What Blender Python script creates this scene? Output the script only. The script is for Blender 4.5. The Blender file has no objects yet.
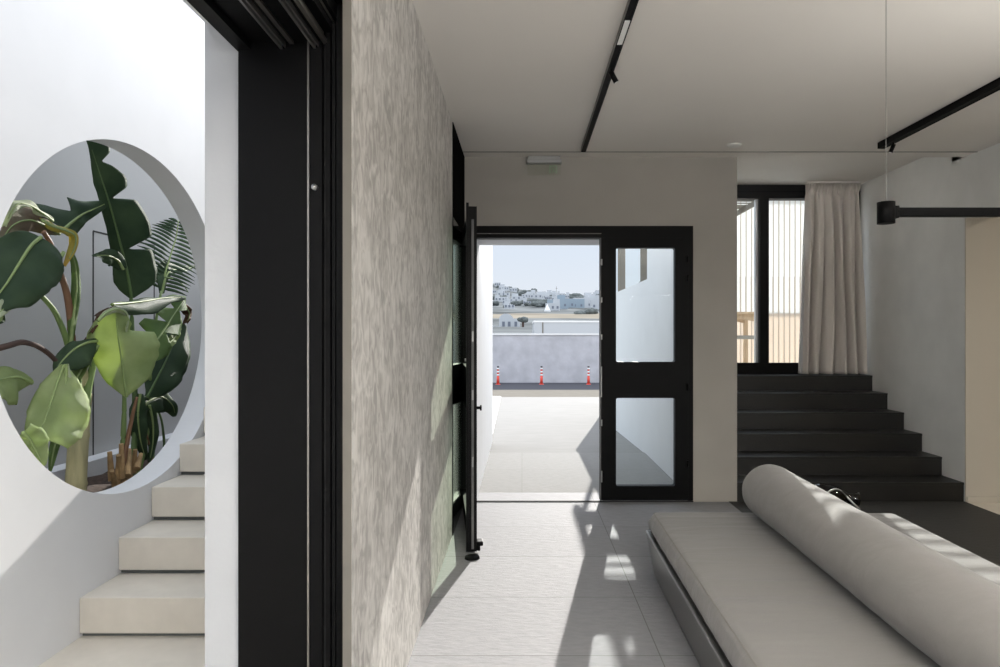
import bpy, bmesh, math, random
from mathutils import Vector, Matrix, noise
random.seed(7)
SC = bpy.context.scene
COL = SC.collection
PI = math.pi
F, XV, YV, CH = 660.0, 522.0, 333.5, 1.318      # lens in pixels, vanishing point, camera height

# ------------------------------------------------------------------ materials
def new_mat(name):
    m = bpy.data.materials.new(name); m.use_nodes = True
    nt = m.node_tree
    for n in list(nt.nodes): nt.nodes.remove(n)
    out = nt.nodes.new('ShaderNodeOutputMaterial')
    return m, nt, out

def mat(name, col, rough=.6, metal=0, bump=0, bscale=40, stretch=(1, 1, 1), vary=.0, vscale=3, spec=.5, detail=4, coat=0):
    m, nt, out = new_mat(name)
    b = nt.nodes.new('ShaderNodeBsdfPrincipled')
    b.inputs['Base Color'].default_value = (*col, 1)
    b.inputs['Roughness'].default_value = rough
    b.inputs['Metallic'].default_value = metal
    b.inputs['Specular IOR Level'].default_value = spec
    b.inputs['Coat Weight'].default_value = coat
    nt.links.new(b.outputs[0], out.inputs[0])
    if bump or vary:
        tc = nt.nodes.new('ShaderNodeTexCoord'); mp = nt.nodes.new('ShaderNodeMapping')
        mp.inputs['Scale'].default_value = stretch
        nt.links.new(tc.outputs['Object'], mp.inputs[0])
    if vary:
        n = nt.nodes.new('ShaderNodeTexNoise'); n.inputs['Scale'].default_value = vscale; n.inputs['Detail'].default_value = detail
        nt.links.new(mp.outputs[0], n.inputs['Vector'])
        r = nt.nodes.new('ShaderNodeMapRange'); r.inputs[1].default_value = .3; r.inputs[2].default_value = .7
        r.inputs[3].default_value = 1 - vary; r.inputs[4].default_value = 1 + vary
        nt.links.new(n.outputs[0], r.inputs[0])
        x = nt.nodes.new('ShaderNodeVectorMath'); x.operation = 'SCALE'; x.inputs[0].default_value = col
        nt.links.new(r.outputs[0], x.inputs['Scale']); nt.links.new(x.outputs[0], b.inputs['Base Color'])
    if bump:
        n = nt.nodes.new('ShaderNodeTexNoise'); n.inputs['Scale'].default_value = bscale; n.inputs['Detail'].default_value = 4
        nt.links.new(mp.outputs[0], n.inputs['Vector'])
        bp = nt.nodes.new('ShaderNodeBump'); bp.inputs['Strength'].default_value = bump; bp.inputs['Distance'].default_value = .01
        nt.links.new(n.outputs[0], bp.inputs['Height']); nt.links.new(bp.outputs[0], b.inputs['Normal'])
    return m

def glass_mat(name, tint, gloss=(1, 1, 1), ior=1.45):
    m, nt, out = new_mat(name)
    t = nt.nodes.new('ShaderNodeBsdfTransparent'); t.inputs[0].default_value = (*tint, 1)
    g = nt.nodes.new('ShaderNodeBsdfGlossy'); g.inputs['Roughness'].default_value = .01; g.inputs[0].default_value = (*gloss, 1)
    f = nt.nodes.new('ShaderNodeFresnel'); f.inputs[0].default_value = ior
    x = nt.nodes.new('ShaderNodeMixShader')
    ge = nt.nodes.new('ShaderNodeNewGeometry'); mu = nt.nodes.new('ShaderNodeMath'); mu.operation = 'MULTIPLY_ADD'; mu.inputs[1].default_value = -1
    mm = nt.nodes.new('ShaderNodeMath'); mm.operation = 'MULTIPLY'     # reflect at the outer surface only
    nt.links.new(ge.outputs['Backfacing'], mu.inputs[0]); mu.inputs[2].default_value = 1
    nt.links.new(mu.outputs[0], mm.inputs[0]); nt.links.new(f.outputs[0], mm.inputs[1])
    nt.links.new(mm.outputs[0], x.inputs[0]); nt.links.new(t.outputs[0], x.inputs[1]); nt.links.new(g.outputs[0], x.inputs[2])
    nt.links.new(x.outputs[0], out.inputs[0])
    return m

def leaf_mat(name, c1, c2, trans=.4, scale=60):
    m, nt, out = new_mat(name)
    tc = nt.nodes.new('ShaderNodeTexCoord')
    n = nt.nodes.new('ShaderNodeTexNoise'); n.inputs['Scale'].default_value = 5; n.inputs['Detail'].default_value = 4
    nt.links.new(tc.outputs['Object'], n.inputs['Vector'])
    cr = nt.nodes.new('ShaderNodeValToRGB')
    cr.color_ramp.elements[0].position = .35; cr.color_ramp.elements[0].color = (*c1, 1)
    cr.color_ramp.elements[1].position = .65; cr.color_ramp.elements[1].color = (*c2, 1)
    nt.links.new(n.outputs[0], cr.inputs[0])
    # cross veins along the blade (UV.x runs along the midrib)
    w = nt.nodes.new('ShaderNodeTexWave'); w.inputs['Scale'].default_value = scale; w.inputs['Distortion'].default_value = .6
    mp = nt.nodes.new('ShaderNodeMapping'); mp.inputs['Scale'].default_value = (1, .12, 1)
    nt.links.new(tc.outputs['UV'], mp.inputs[0]); nt.links.new(mp.outputs[0], w.inputs['Vector'])
    bp = nt.nodes.new('ShaderNodeBump'); bp.inputs['Strength'].default_value = .35; bp.inputs['Distance'].default_value = .004
    nt.links.new(w.outputs['Fac'], bp.inputs['Height'])
    b = nt.nodes.new('ShaderNodeBsdfPrincipled'); b.inputs['Roughness'].default_value = .55; b.inputs['Specular IOR Level'].default_value = .2
    nt.links.new(cr.outputs[0], b.inputs['Base Color']); nt.links.new(bp.outputs[0], b.inputs['Normal'])
    tr = nt.nodes.new('ShaderNodeBsdfTranslucent')
    sc = nt.nodes.new('ShaderNodeVectorMath'); sc.operation = 'MULTIPLY'; sc.inputs[1].default_value = (1.4, 1.4, .85)
    nt.links.new(cr.outputs[0], sc.inputs[0]); nt.links.new(sc.outputs[0], tr.inputs[0])
    mx = nt.nodes.new('ShaderNodeMixShader'); mx.inputs[0].default_value = trans
    nt.links.new(b.outputs[0], mx.inputs[1]); nt.links.new(tr.outputs[0], mx.inputs[2]); nt.links.new(mx.outputs[0], out.inputs[0])
    return m

def floor_mat(name, col, grout, rough=.45, w=1.2, h=.6, ox=0., oy=0., mort=.0022, spec=.5, bump=.9):
    m, nt, out = new_mat(name)
    tc = nt.nodes.new('ShaderNodeTexCoord')
    mp = nt.nodes.new('ShaderNodeMapping'); mp.inputs['Location'].default_value = (ox, oy, 0)
    nt.links.new(tc.outputs['Object'], mp.inputs[0])
    br = nt.nodes.new('ShaderNodeTexBrick'); br.offset = 0; br.squash = 1
    br.inputs['Scale'].default_value = 1; br.inputs['Brick Width'].default_value = w; br.inputs['Row Height'].default_value = h
    br.inputs['Mortar Size'].default_value = mort; br.inputs['Mortar Smooth'].default_value = 0
    br.inputs['Color1'].default_value = (1, 1, 1, 1); br.inputs['Color2'].default_value = (.93, .93, .93, 1); br.inputs['Mortar'].default_value = (0, 0, 0, 1)
    nt.links.new(mp.outputs[0], br.inputs['Vector'])
    mp2 = nt.nodes.new('ShaderNodeMapping'); mp2.inputs['Rotation'].default_value = (0, 0, .55); mp2.inputs['Scale'].default_value = (9, 26, 1)
    nt.links.new(tc.outputs['Object'], mp2.inputs[0])
    n = nt.nodes.new('ShaderNodeTexNoise'); n.inputs['Scale'].default_value = 1.6; n.inputs['Detail'].default_value = 8; n.inputs['Roughness'].default_value = .6
    nt.links.new(mp2.outputs[0], n.inputs['Vector'])
    r = nt.nodes.new('ShaderNodeMapRange'); r.inputs[1].default_value = .3; r.inputs[2].default_value = .7; r.inputs[3].default_value = .91; r.inputs[4].default_value = 1.08
    nt.links.new(n.outputs[0], r.inputs[0])
    x = nt.nodes.new('ShaderNodeVectorMath'); x.operation = 'SCALE'; x.inputs[0].default_value = col
    nt.links.new(r.outputs[0], x.inputs['Scale'])
    x2 = nt.nodes.new('ShaderNodeVectorMath'); x2.operation = 'MULTIPLY'
    nt.links.new(x.outputs[0], x2.inputs[0]); nt.links.new(br.outputs['Color'], x2.inputs[1])
    mx = nt.nodes.new('ShaderNodeMix'); mx.data_type = 'RGBA'
    nt.links.new(br.outputs['Fac'], mx.inputs[0]); nt.links.new(x2.outputs[0], mx.inputs[6]); mx.inputs[7].default_value = (*grout, 1)
    b = nt.nodes.new('ShaderNodeBsdfPrincipled'); b.inputs['Roughness'].default_value = rough; b.inputs['Specular IOR Level'].default_value = spec
    nt.links.new(mx.outputs[2], b.inputs['Base Color'])
    bp = nt.nodes.new('ShaderNodeBump'); bp.inputs['Strength'].default_value = bump; bp.inputs['Distance'].default_value = .004
    nt.links.new(n.outputs[0], bp.inputs['Height']); nt.links.new(bp.outputs[0], b.inputs['Normal'])
    nt.links.new(b.outputs[0], out.inputs[0])
    return m

def streak_mat(name, c1, c2):
    """trowelled plaster with upright dabs"""
    m, nt, out = new_mat(name)
    tc = nt.nodes.new('ShaderNodeTexCoord')
    mp = nt.nodes.new('ShaderNodeMapping'); mp.inputs['Scale'].default_value = (1, 1, .62); mp.inputs['Rotation'].default_value = (.18, 0, 0)
    nt.links.new(tc.outputs['Object'], mp.inputs[0])
    n = nt.nodes.new('ShaderNodeTexNoise'); n.inputs['Scale'].default_value = 21; n.inputs['Detail'].default_value = 5; n.inputs['Distortion'].default_value = 1.2
    nt.links.new(mp.outputs[0], n.inputs['Vector'])
    n2 = nt.nodes.new('ShaderNodeTexNoise'); n2.inputs['Scale'].default_value = 6; n2.inputs['Detail'].default_value = 3
    nt.links.new(mp.outputs[0], n2.inputs['Vector'])
    a = nt.nodes.new('ShaderNodeMath'); a.operation = 'MULTIPLY_ADD'; a.inputs[1].default_value = .45
    nt.links.new(n2.outputs[0], a.inputs[0]); nt.links.new(n.outputs[0], a.inputs[2])
    cr = nt.nodes.new('ShaderNodeValToRGB')
    cr.color_ramp.elements[0].position = .58; cr.color_ramp.elements[0].color = (*c1, 1)
    cr.color_ramp.elements[1].position = .86; cr.color_ramp.elements[1].color = (*c2, 1)
    nt.links.new(a.outputs[0], cr.inputs[0])
    b = nt.nodes.new('ShaderNodeBsdfPrincipled'); b.inputs['Roughness'].default_value = .62
    nt.links.new(cr.outputs[0], b.inputs['Base Color'])
    bp = nt.nodes.new('ShaderNodeBump'); bp.inputs['Strength'].default_value = .35; bp.inputs['Distance'].default_value = .006
    nt.links.new(a.outputs[0], bp.inputs['Height']); nt.links.new(bp.outputs[0], b.inputs['Normal'])
    nt.links.new(b.outputs[0], out.inputs[0])
    return m

def wrinkle_mat(name, col, axis_scale, strength=.5, weave=.15):
    """woven upholstery cloth with soft creases"""
    m, nt, out = new_mat(name)
    tc = nt.nodes.new('ShaderNodeTexCoord')
    mp = nt.nodes.new('ShaderNodeMapping'); mp.inputs['Scale'].default_value = axis_scale
    nt.links.new(tc.outputs['Object'], mp.inputs[0])
    n = nt.nodes.new('ShaderNodeTexNoise'); n.inputs['Scale'].default_value = 1; n.inputs['Detail'].default_value = 3; n.inputs['Distortion'].default_value = .5
    nt.links.new(mp.outputs[0], n.inputs['Vector'])
    w = nt.nodes.new('ShaderNodeTexNoise'); w.inputs['Scale'].default_value = 400
    nt.links.new(tc.outputs['Object'], w.inputs['Vector'])
    b1 = nt.nodes.new('ShaderNodeBump'); b1.inputs['Strength'].default_value = strength; b1.inputs['Distance'].default_value = .02
    nt.links.new(n.outputs[0], b1.inputs['Height'])
    b2 = nt.nodes.new('ShaderNodeBump'); b2.inputs['Strength'].default_value = weave; b2.inputs['Distance'].default_value = .002
    nt.links.new(w.outputs[0], b2.inputs['Height']); nt.links.new(b1.outputs[0], b2.inputs['Normal'])
    r = nt.nodes.new('ShaderNodeMapRange'); r.inputs[3].default_value = .92; r.inputs[4].default_value = 1.08
    nt.links.new(w.outputs[0], r.inputs[0])
    x = nt.nodes.new('ShaderNodeVectorMath'); x.operation = 'SCALE'; x.inputs[0].default_value = col
    nt.links.new(r.outputs[0], x.inputs['Scale'])
    b = nt.nodes.new('ShaderNodeBsdfPrincipled'); b.inputs['Roughness'].default_value = .85
    b.inputs['Sheen Weight'].default_value = .25; b.inputs['Sheen Roughness'].default_value = .4
    nt.links.new(x.outputs[0], b.inputs['Base Color']); nt.links.new(b2.outputs[0], b.inputs['Normal'])
    nt.links.new(b.outputs[0], out.inputs[0])
    return m

def emit_mat(name, col, s):
    m, nt, out = new_mat(name)
    e = nt.nodes.new('ShaderNodeEmission'); e.inputs[0].default_value = (*col, 1); e.inputs[1].default_value = s
    nt.links.new(e.outputs[0], out.inputs[0]); return m

def slat_mat(name, col, t=.55):
    m, nt, out = new_mat(name)
    a = nt.nodes.new('ShaderNodeBsdfDiffuse'); a.inputs[0].default_value = (*col, 1)
    b = nt.nodes.new('ShaderNodeBsdfTranslucent'); b.inputs[0].default_value = (*col, 1)
    x = nt.nodes.new('ShaderNodeMixShader'); x.inputs[0].default_value = t
    nt.links.new(a.outputs[0], x.inputs[1]); nt.links.new(b.outputs[0], x.inputs[2]); nt.links.new(x.outputs[0], out.inputs[0])
    return m

M = {}
M['plaster'] = mat('smooth_plaster', (.34, .32, .29), .75, vary=.035, vscale=2.5, bump=.12, bscale=14)
M['plaster_right'] = mat('limewashed_plaster', (.74, .735, .71), .75, vary=.06, vscale=3, bump=.15, bscale=10)
M['ceiling'] = mat('ceiling_paint', (.76, .725, .675), .8, vary=.015, vscale=1.5)
M['streak'] = streak_mat('dabbed_plaster', (.36, .345, .325), (.62, .60, .57))
M['white'] = mat('white_render', (.64, .645, .655), .8, vary=.02, vscale=4, bump=.08, bscale=7)
M['whiteshade'] = mat('white_render_shaded', (.43, .44, .455), .85, vary=.03, vscale=3, bump=.3, bscale=9)  # same white render, its shade put into a greyer colour
M['white2'] = mat('white_kerb', (.82, .82, .81), .8)
M['roadwall'] = mat('road_wall_render', (.50, .50, .53), .9, spec=0, vary=.12, vscale=2.2, bump=.8, bscale=5)
M['beige'] = mat('beige_render', (.50, .46, .39), .8, bump=.1, bscale=8)
M['greywall'] = mat('grey_cladding', (.46, .455, .44), .6)
M['floor'] = floor_mat('slate_tile', (.25, .25, .262), (.12, .12, .12), ox=-.565, oy=-2.7, rough=.7, spec=.2)
M['darkfloor'] = floor_mat('darker_floor_tile', (.030, .029, .027), (.022, .022, .022), rough=.6, ox=-.565, oy=-2.7, spec=.4)
M['extfloor'] = floor_mat('pale_stone_paving', (.25, .246, .236), (.19, .185, .175), rough=.85, spec=.2, ox=0, oy=-5.5, h=.9, w=1.8)
M['ramp'] = mat('concrete_ramp', (.225, .22, .21), .9, spec=.2, vary=.05, vscale=3, stretch=(1, 2.5, 1), bump=.2, bscale=20)
M['kerb'] = mat('concrete_kerb', (.20, .185, .16), .85, spec=0, vary=.06, vscale=4)
M['asphalt'] = mat('asphalt', (.09, .09, .10), .9, spec=0, bump=.4, bscale=60)
M['stone'] = mat('beige_stone', (.58, .535, .46), .65, vary=.05, vscale=9, detail=8, bump=.06, bscale=30)
M['gap'] = mat('grey_riser', (.11, .115, .11), .8)
M['darkstep'] = mat('dark_stone_step', (.0085, .008, .007), .40, spec=.5, vary=.1, vscale=6, bump=.15, bscale=40)
M['black'] = mat('black_aluminium', (.0022, .0022, .0025), .5, spec=.12)
M['blackgloss'] = mat('black_gloss', (.004, .005, .006), .10, spec=.12)
M['silver'] = mat('brushed_aluminium', (.55, .55, .55), .35, metal=1)
M['railmetal'] = mat('dull_rail_metal', (.30, .29, .27), .4, metal=1)
M['steel'] = mat('brushed_steel_panel', (.30, .30, .29), .34, metal=1, bump=.08, bscale=4, stretch=(1, 30, 1))
M['shadowgap'] = mat('dark_plinth', (.02, .02, .02), .8)
M['glass'] = glass_mat('clear_glass', (.94, .965, .965), ior=1.28)
M['greenglass'] = glass_mat('green_tinted_glass', (.90, .975, .88), ior=1.25)
M['smoke'] = glass_mat('smoked_glass', (.22, .22, .22), ior=1.6)
M['fabric'] = wrinkle_mat('grey_canvas_seat', (.195, .186, .177), (2.2, 9, 6), .38)
M['bolster'] = wrinkle_mat('grey_canvas_bolster', (.215, .203, .192), (6, 5, 6), .25)
M['piping'] = mat('grey_piping', (.20, .185, .17), .85)
M['curtain'] = wrinkle_mat('linen_curtain', (.60, .555, .51), (4, 4, 1.5), .2)
M['lining'] = wrinkle_mat('pale_curtain_lining', (.50, .50, .50), (4, 4, 1.5), .15)
M['trackgrey'] = mat('track_side_grey', (.16, .155, .145), .5)
M['darkreflection'] = mat('dark_reflection_matt', (.008, .008, .008), .8, spec=0)
M['latch'] = mat('dull_latch_metal', (.30, .30, .30), .45, metal=1)
M['stripgrey'] = mat('strip_grey', (.10, .10, .10), .5)
M['revealshade'] = mat('reveal_shade', (.13, .12, .105), .8)
M['groove'] = mat('groove_shadow', (.035, .033, .03), .9)
M['signwhite'] = mat('sign_housing', (.40, .40, .40), .5)
M['signpane'] = glass_mat('sign_pane', (.97, .98, .96), ior=1.1)
M['signgreen'] = mat('sign_green', (.30, .40, .28), .6)
M['detector'] = mat('detector_white', (.75, .74, .70), .5)
M['diffuser'] = mat('diffuser', (.85, .85, .83), .4)
M['wood'] = mat('pale_wood', (.50, .36, .23), .55, vary=.12, vscale=5, stretch=(6, 6, 1))
M['slatwhite'] = slat_mat('white_slat', (.84, .83, .81))
M['slatwood'] = slat_mat('warm_slat', (.80, .71, .62))
M['slatdark'] = mat('white_slat_edge', (.52, .44, .36), .7)
M['terrace'] = mat('terrace_paving', (.72, .68, .62), .8)
M['orange'] = mat('orange_red_plastic', (.72, .07, .04), .5)
M['reflect'] = mat('white_band', (.85, .85, .85), .4)
M['bandblack'] = mat('dark_band', (.03, .03, .03), .5)
M['soil'] = mat('dark_soil', (.055, .035, .025), .95, vary=.4, vscale=30, bump=1, bscale=40)
M['hill'] = mat('scrub_hillside', (.15, .158, .158), .95, spec=0, vary=.45, vscale=.045, detail=8)  # distance haze put into the pale grey-green
M['field'] = mat('dry_field', (.24, .215, .175), .95, spec=0, vary=.2, vscale=.05, detail=6)
M['bush'] = mat('far_foliage', (.15, .165, .16), .95, spec=0, vary=.3, vscale=.6)  # greyed foliage, haze put into the colour
M['housewhite'] = mat('far_house_white', (.50, .52, .54), .85, spec=0)
M['houseblue'] = mat('far_house_pale_blue', (.30, .36, .41), .85, spec=0)
M['windowdark'] = mat('far_window', (.16, .18, .22), .5)
M['earth'] = mat('dusty_ground', (.40, .37, .33), .95, spec=0, vary=.2, vscale=.2)
M['leafdark'] = leaf_mat('leaf_dark_green', (.030, .060, .030), (.060, .10, .050), .25)
M['leafmid'] = leaf_mat('leaf_mid_green', (.11, .19, .065), (.18, .27, .09), .4)
M['leaflight'] = leaf_mat('leaf_light_green', (.30, .38, .17), (.46, .54, .29), .42)
M['leafpale'] = leaf_mat('leaf_pale_underside', (.38, .43, .30), (.52, .56, .42), .4)
M['leafyellow'] = leaf_mat('leaf_yellow_edge', (.55, .36, .08), (.45, .40, .10), .4)
M['leafpink'] = leaf_mat('leaf_pink_underside', (.22, .17, .12), (.15, .20, .09), .3)
M['leafdry'] = leaf_mat('leaf_dry_brown', (.06, .03, .018), (.13, .07, .035), .15)
M['rib'] = mat('leaf_midrib', (.25, .33, .12), .5)
M['ribdark'] = mat('leaf_midrib_dark', (.10, .17, .055), .5)
M['stalkgreen'] = mat('stalk_green', (.17, .25, .08), .5, vary=.2, vscale=10, stretch=(1, 1, .3))
M['stalkred'] = mat('stalk_red_brown', (.20, .10, .05), .5, vary=.25, vscale=12, stretch=(1, 1, .2))
M['stalkdry'] = mat('stalk_dry', (.07, .04, .03), .8, vary=.3, vscale=12)
M['trunk'] = mat('banana_trunk', (.46, .42, .23), .6, vary=.35, vscale=7, stretch=(2.5, 2.5, .25), detail=6, bump=.3, bscale=12)
M['stump'] = mat('cut_stalks', (.38, .25, .12), .8, vary=.35, vscale=16, bump=.5, bscale=20)

# ------------------------------------------------------------------ helpers
def put(name, bm, m, parent=None, smooth=False, loc=None):
    me = bpy.data.meshes.new(name); bm.normal_update(); bm.to_mesh(me); bm.free()
    if smooth:
        for p in me.polygons: p.use_smooth = True
    for mm in (m if isinstance(m, (list, tuple)) else [m]): me.materials.append(mm)
    o = bpy.data.objects.new(name, me); COL.objects.link(o)
    if parent: o.parent = parent
    if loc: o.location = loc
    return o

def tag(o, label=None, cat=None, group=None, kind=None):
    if label: o['label'] = label
    if cat: o['category'] = cat
    if group: o['group'] = group
    if kind: o['kind'] = kind
    return o

def thing(name, label, cat, loc=(0, 0, 0), rz=0, group=None, kind=None):
    o = bpy.data.objects.new(name, None); COL.objects.link(o)
    o.location = loc; o.rotation_euler = (0, 0, rz); o.empty_display_size = .1
    return tag(o, label, cat, group, kind)

def bx(bm, x0, x1, y0, y1, z0, z1, bev=0, seg=1):
    mi = bm.verts
    n0 = len(bm.verts)
    r = bmesh.ops.create_cube(bm, size=1)
    for v in r['verts']:
        v.co = Vector(((x0 + x1) / 2 + v.co.x * (x1 - x0), (y0 + y1) / 2 + v.co.y * (y1 - y0), (z0 + z1) / 2 + v.co.z * (z1 - z0)))
    if bev:
        es = set(e for v in r['verts'] for e in v.link_edges)
        bmesh.ops.bevel(bm, geom=list(es), offset=bev, segments=seg, affect='EDGES', profile=.5)
    return bm

def box(name, x0, x1, y0, y1, z0, z1, m, parent=None, bev=0, seg=1, smooth=False):
    return put(name, bx(bmesh.new(), x0, x1, y0, y1, z0, z1, bev, seg), m, parent, smooth)

def struct(name, x0, x1, y0, y1, z0, z1, m, label=None):
    o = box(name, x0, x1, y0, y1, z0, z1, m); tag(o, label, None, None, 'structure'); return o

def tube(bm, pts, radii, seg=10, cap=True):
    pts = [Vector(p) for p in pts]
    if not isinstance(radii, (list, tuple)): radii = [radii] * len(pts)
    rings = []
    up = Vector((0, 0, 1))
    for i, p in enumerate(pts):
        t = (pts[min(i + 1, len(pts) - 1)] - pts[max(i - 1, 0)]).normalized()
        a = t.cross(up)
        if a.length < .05: a = t.cross(Vector((1, 0, 0)))
        a.normalize(); b = t.cross(a).normalized()
        rings.append([bm.verts.new(p + (a * math.cos(2 * PI * k / seg) + b * math.sin(2 * PI * k / seg)) * radii[i]) for k in range(seg)])
    for r0, r1 in zip(rings, rings[1:]):
        for k in range(seg):
            bm.faces.new((r0[k], r0[(k + 1) % seg], r1[(k + 1) % seg], r1[k]))
    if cap:
        bm.faces.new(list(reversed(rings[0]))); bm.faces.new(rings[-1])
    return bm

def smoothpath(ctrl, n):
    """Catmull-Rom through the control points"""
    P = [Vector(c) for c in ctrl]
    P = [P[0] * 2 - P[1]] + P + [P[-1] * 2 - P[-2]]
    out = []; m = len(P) - 3
    for i in range(n + 1):
        u = i / n * m; k = min(int(u), m - 1); t = u - k
        a, b, c, d = P[k:k + 4]
        out.append(.5 * ((2 * b) + (c - a) * t + (2 * a - 5 * b + 4 * c - d) * t * t + (-a + 3 * b - 3 * c + d) * t ** 3))
    return out

def atX(px, py, X):
    """a point at sideways distance X (left of the camera) seen along a measured direction"""
    z = F * X / (px - XV); return Vector((X, z, CH + (YV - py) * z / F))

# ------------------------------------------------------------------ camera
cam = bpy.data.cameras.new('camera'); co = bpy.data.objects.new('camera', cam); COL.objects.link(co)
cam.sensor_width = 36; cam.lens = F * 36 / 1000; cam.shift_x = -(XV - 500) / 1000; cam.shift_y = 0
co.location = (0, 0, CH); co.rotation_euler = (PI / 2, 0, 0); cam.clip_end = 3000; cam.clip_start = .02
SC.camera = co

# ------------------------------------------------------------------ room shell
Yb = 5.168; XL = -.455; XR = 3.465; HC = 2.70
DX0, DX1, DTOP = -.478, 1.339, 2.16          # entrance opening
# interior floor (cut for the stair landing)
struct('floor', -.80, XR, -3.5, Yb + .30, -.12, 0, M['floor'], 'grey slate tile floor of the lounge')
# darker floor strip laid over the tiles at the foot of the stairs
struct('floor_stairs', 1.62, XR, 3.3, Yb, 0, .003, M['darkfloor'], 'darker floor between daybed and stairs')
struct('ceiling', -.89, XR + .2, -3.6, Yb, HC, HC + .25, M['ceiling'], 'pale grey beige ceiling')
box_g = struct('trim_1', XL, XR, 5.016, 5.027, HC - .0015, HC + .001, M['groove'], 'thin dark shadow groove across the ceiling')  # flat strip, the groove's shade put into its dark colour
# back wall with the entrance opening
bm = bmesh.new()
bx(bm, -.889, DX0, Yb, Yb + .32, 0, HC + .25)
bx(bm, DX1, 1.684, Yb, Yb + .32, 0, HC + .25)
bx(bm, DX0, DX1, Yb, Yb + .32, DTOP, HC + .25)
tag(put('wall_back', bm, M['plaster']), 'beige grey plaster wall around the entrance doors', kind='structure')
# left wall with dabbed plaster
bm = bmesh.new()
bx(bm, -.789, XL, 1.8565, Yb, 0, HC); bx(bm, -.479, XL, 1.766, 1.8565, 0, HC)
tag(put('wall_left', bm, M['streak']), 'grey dabbed plaster wall left of the entrance', kind='structure')
struct('wall_left_outer', -.889, -.7895, 1.85, Yb, -.3, 3.1, M['whiteshade'], 'white rendered outer face of the left wall seen edge on, shaded by its colour')
# outer lintel over sliding door
struct('wall_left_lintel', -.889, -.7965, -3.6, 1.85, 2.19, 3.1, M['white'], 'white rendered lintel above the sliding door')
bm = bmesh.new()
bx(bm, -.789, -.4795, 1.8505, 1.856, 0, HC)
tag(put('trim_2', bm, M['black']), 'black lining behind the sliding door jamb', kind='structure')
# stair well shell
H2 = CH + 1.523
bm = bmesh.new(); bx(bm, 1.60, XR + .2, Yb, 7.05, H2, H2 + .2)
tag(put('ceiling_stairs', bm, M['ceiling']), 'raised pale ceiling above the stairs', kind='structure')
struct('wall_stairs_left', 1.44, 1.6835, Yb + .32, 6.95, 0, H2 + .1, M['plaster'])
bm = bmesh.new()
bx(bm, XR, XR + .2, Yb, 7.0, 0, H2 + .1)
bx(bm, XR, XR + .2, 2.9, Yb, 2.22, HC)
bx(bm, XR, XR + .2, -3.6, 2.9, 0, HC)
tag(put('wall_right', bm, M['plaster_right']), 'pale limewashed wall beside the dark stairs', kind='structure')
# side room beyond the opening in the right wall
struct('wall_side_room', XR + .2, 6.2, Yb, Yb + .15, 0, HC, M['beige'], 'warm beige wall of the side room')
struct('wall_side_room_reveal', XR + .002, XR + .2, Yb - .012, Yb, 0, 2.22, M['beige'])
struct('wall_side_room_end', 6.2, 6.35, 1.2, Yb + .15, 0, HC, M['beige'])
struct('wall_side_room_front', XR + .2, 6.2, 1.05, 1.2, 0, HC, M['beige'])
struct('ceiling_side_room', XR, 6.35, 1.05, Yb + .15, HC, HC + .2, M['ceiling'])
struct('floor_side_room', XR, 6.35, 1.05, Yb + .15, -.12, .001, M['stone'], 'beige stone floor of the side room')
struct('baseboard_side_room', XR + .01, 6.2, Yb - .026, Yb - .0125, 0, .045, M['beige'])
# unseen wall behind the camera, wide opening added to let skylight in
bm = bmesh.new()
bx(bm, -.89, XR + .2, -3.75, -3.6, 0, .15); bx(bm, -.89, XR + .2, -3.75, -3.6, 2.55, HC); 
bx(bm, -.89, -.8, -3.75, -3.6, .15, 2.55); bx(bm, 3.4, XR + .2, -3.75, -3.6, .15, 2.55)
tag(put('wall_front', bm, M['plaster']), kind='structure')

struct('trim_9', -.4795, XL - .001, 1.7645, 1.766, 0, HC, M['revealshade'], 'narrow end face of the dabbed plaster wall, its shade in the colour')  # dark sheet over the plaster end, putting in its shade
# black panel set in the left wall beside the door
o = thing('wall_panel', 'tall glossy black panel on the left wall beside the open door leaf', 'panel', (XL, 4.74, 0))
box('panel_sheet', .0005, .006, -.43, .425, 0, 2.08, M['blackgloss'], o)
k = box('panel_top', .0005, .006, -.43, .425, 2.0805, HC - .001, M['darkreflection'], o); k['label'] = 'upper part of the black panel, dulled in place of its dark reflection'  # panel split here to put its dark reflection into the material

# ------------------------------------------------------------------ sliding door frame at the left
o = thing('door_3', 'black aluminium sliding door frame of the opening to the courtyard', None, (-.64, 1.8, 0), kind='structure')
def inside(name, x0, x1, y0, y1, z0, z1, m, bev=0):
    return box(name, x0 + .64, x1 + .64, y0 - 1.8, y1 - 1.8, z0, z1, m, o, bev)
inside('jamb', -.789, -.594, 1.835, 1.85, 0, 2.128, M['black'])
inside('edge_strip', -.5945, -.5895, 1.826, 1.842, 0, 2.128, M['railmetal'])
inside('jamb', -.589, -.555, 1.83, 1.85, 0, 2.14, M['black'])
inside('jamb_groove', -.555, -.53, 1.85, 1.849 + .003, 0, 2.14, M['shadowgap'])
inside('jamb', -.541, -.529, 1.82, 1.85, 0, 2.148, M['black'])
inside('jamb', -.521, -.512, 1.81, 1.85, 0, 2.17, M['black'])
inside('jamb', -.506, -.4795, 1.80, 1.85, 0, HC, M['black'])
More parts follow.
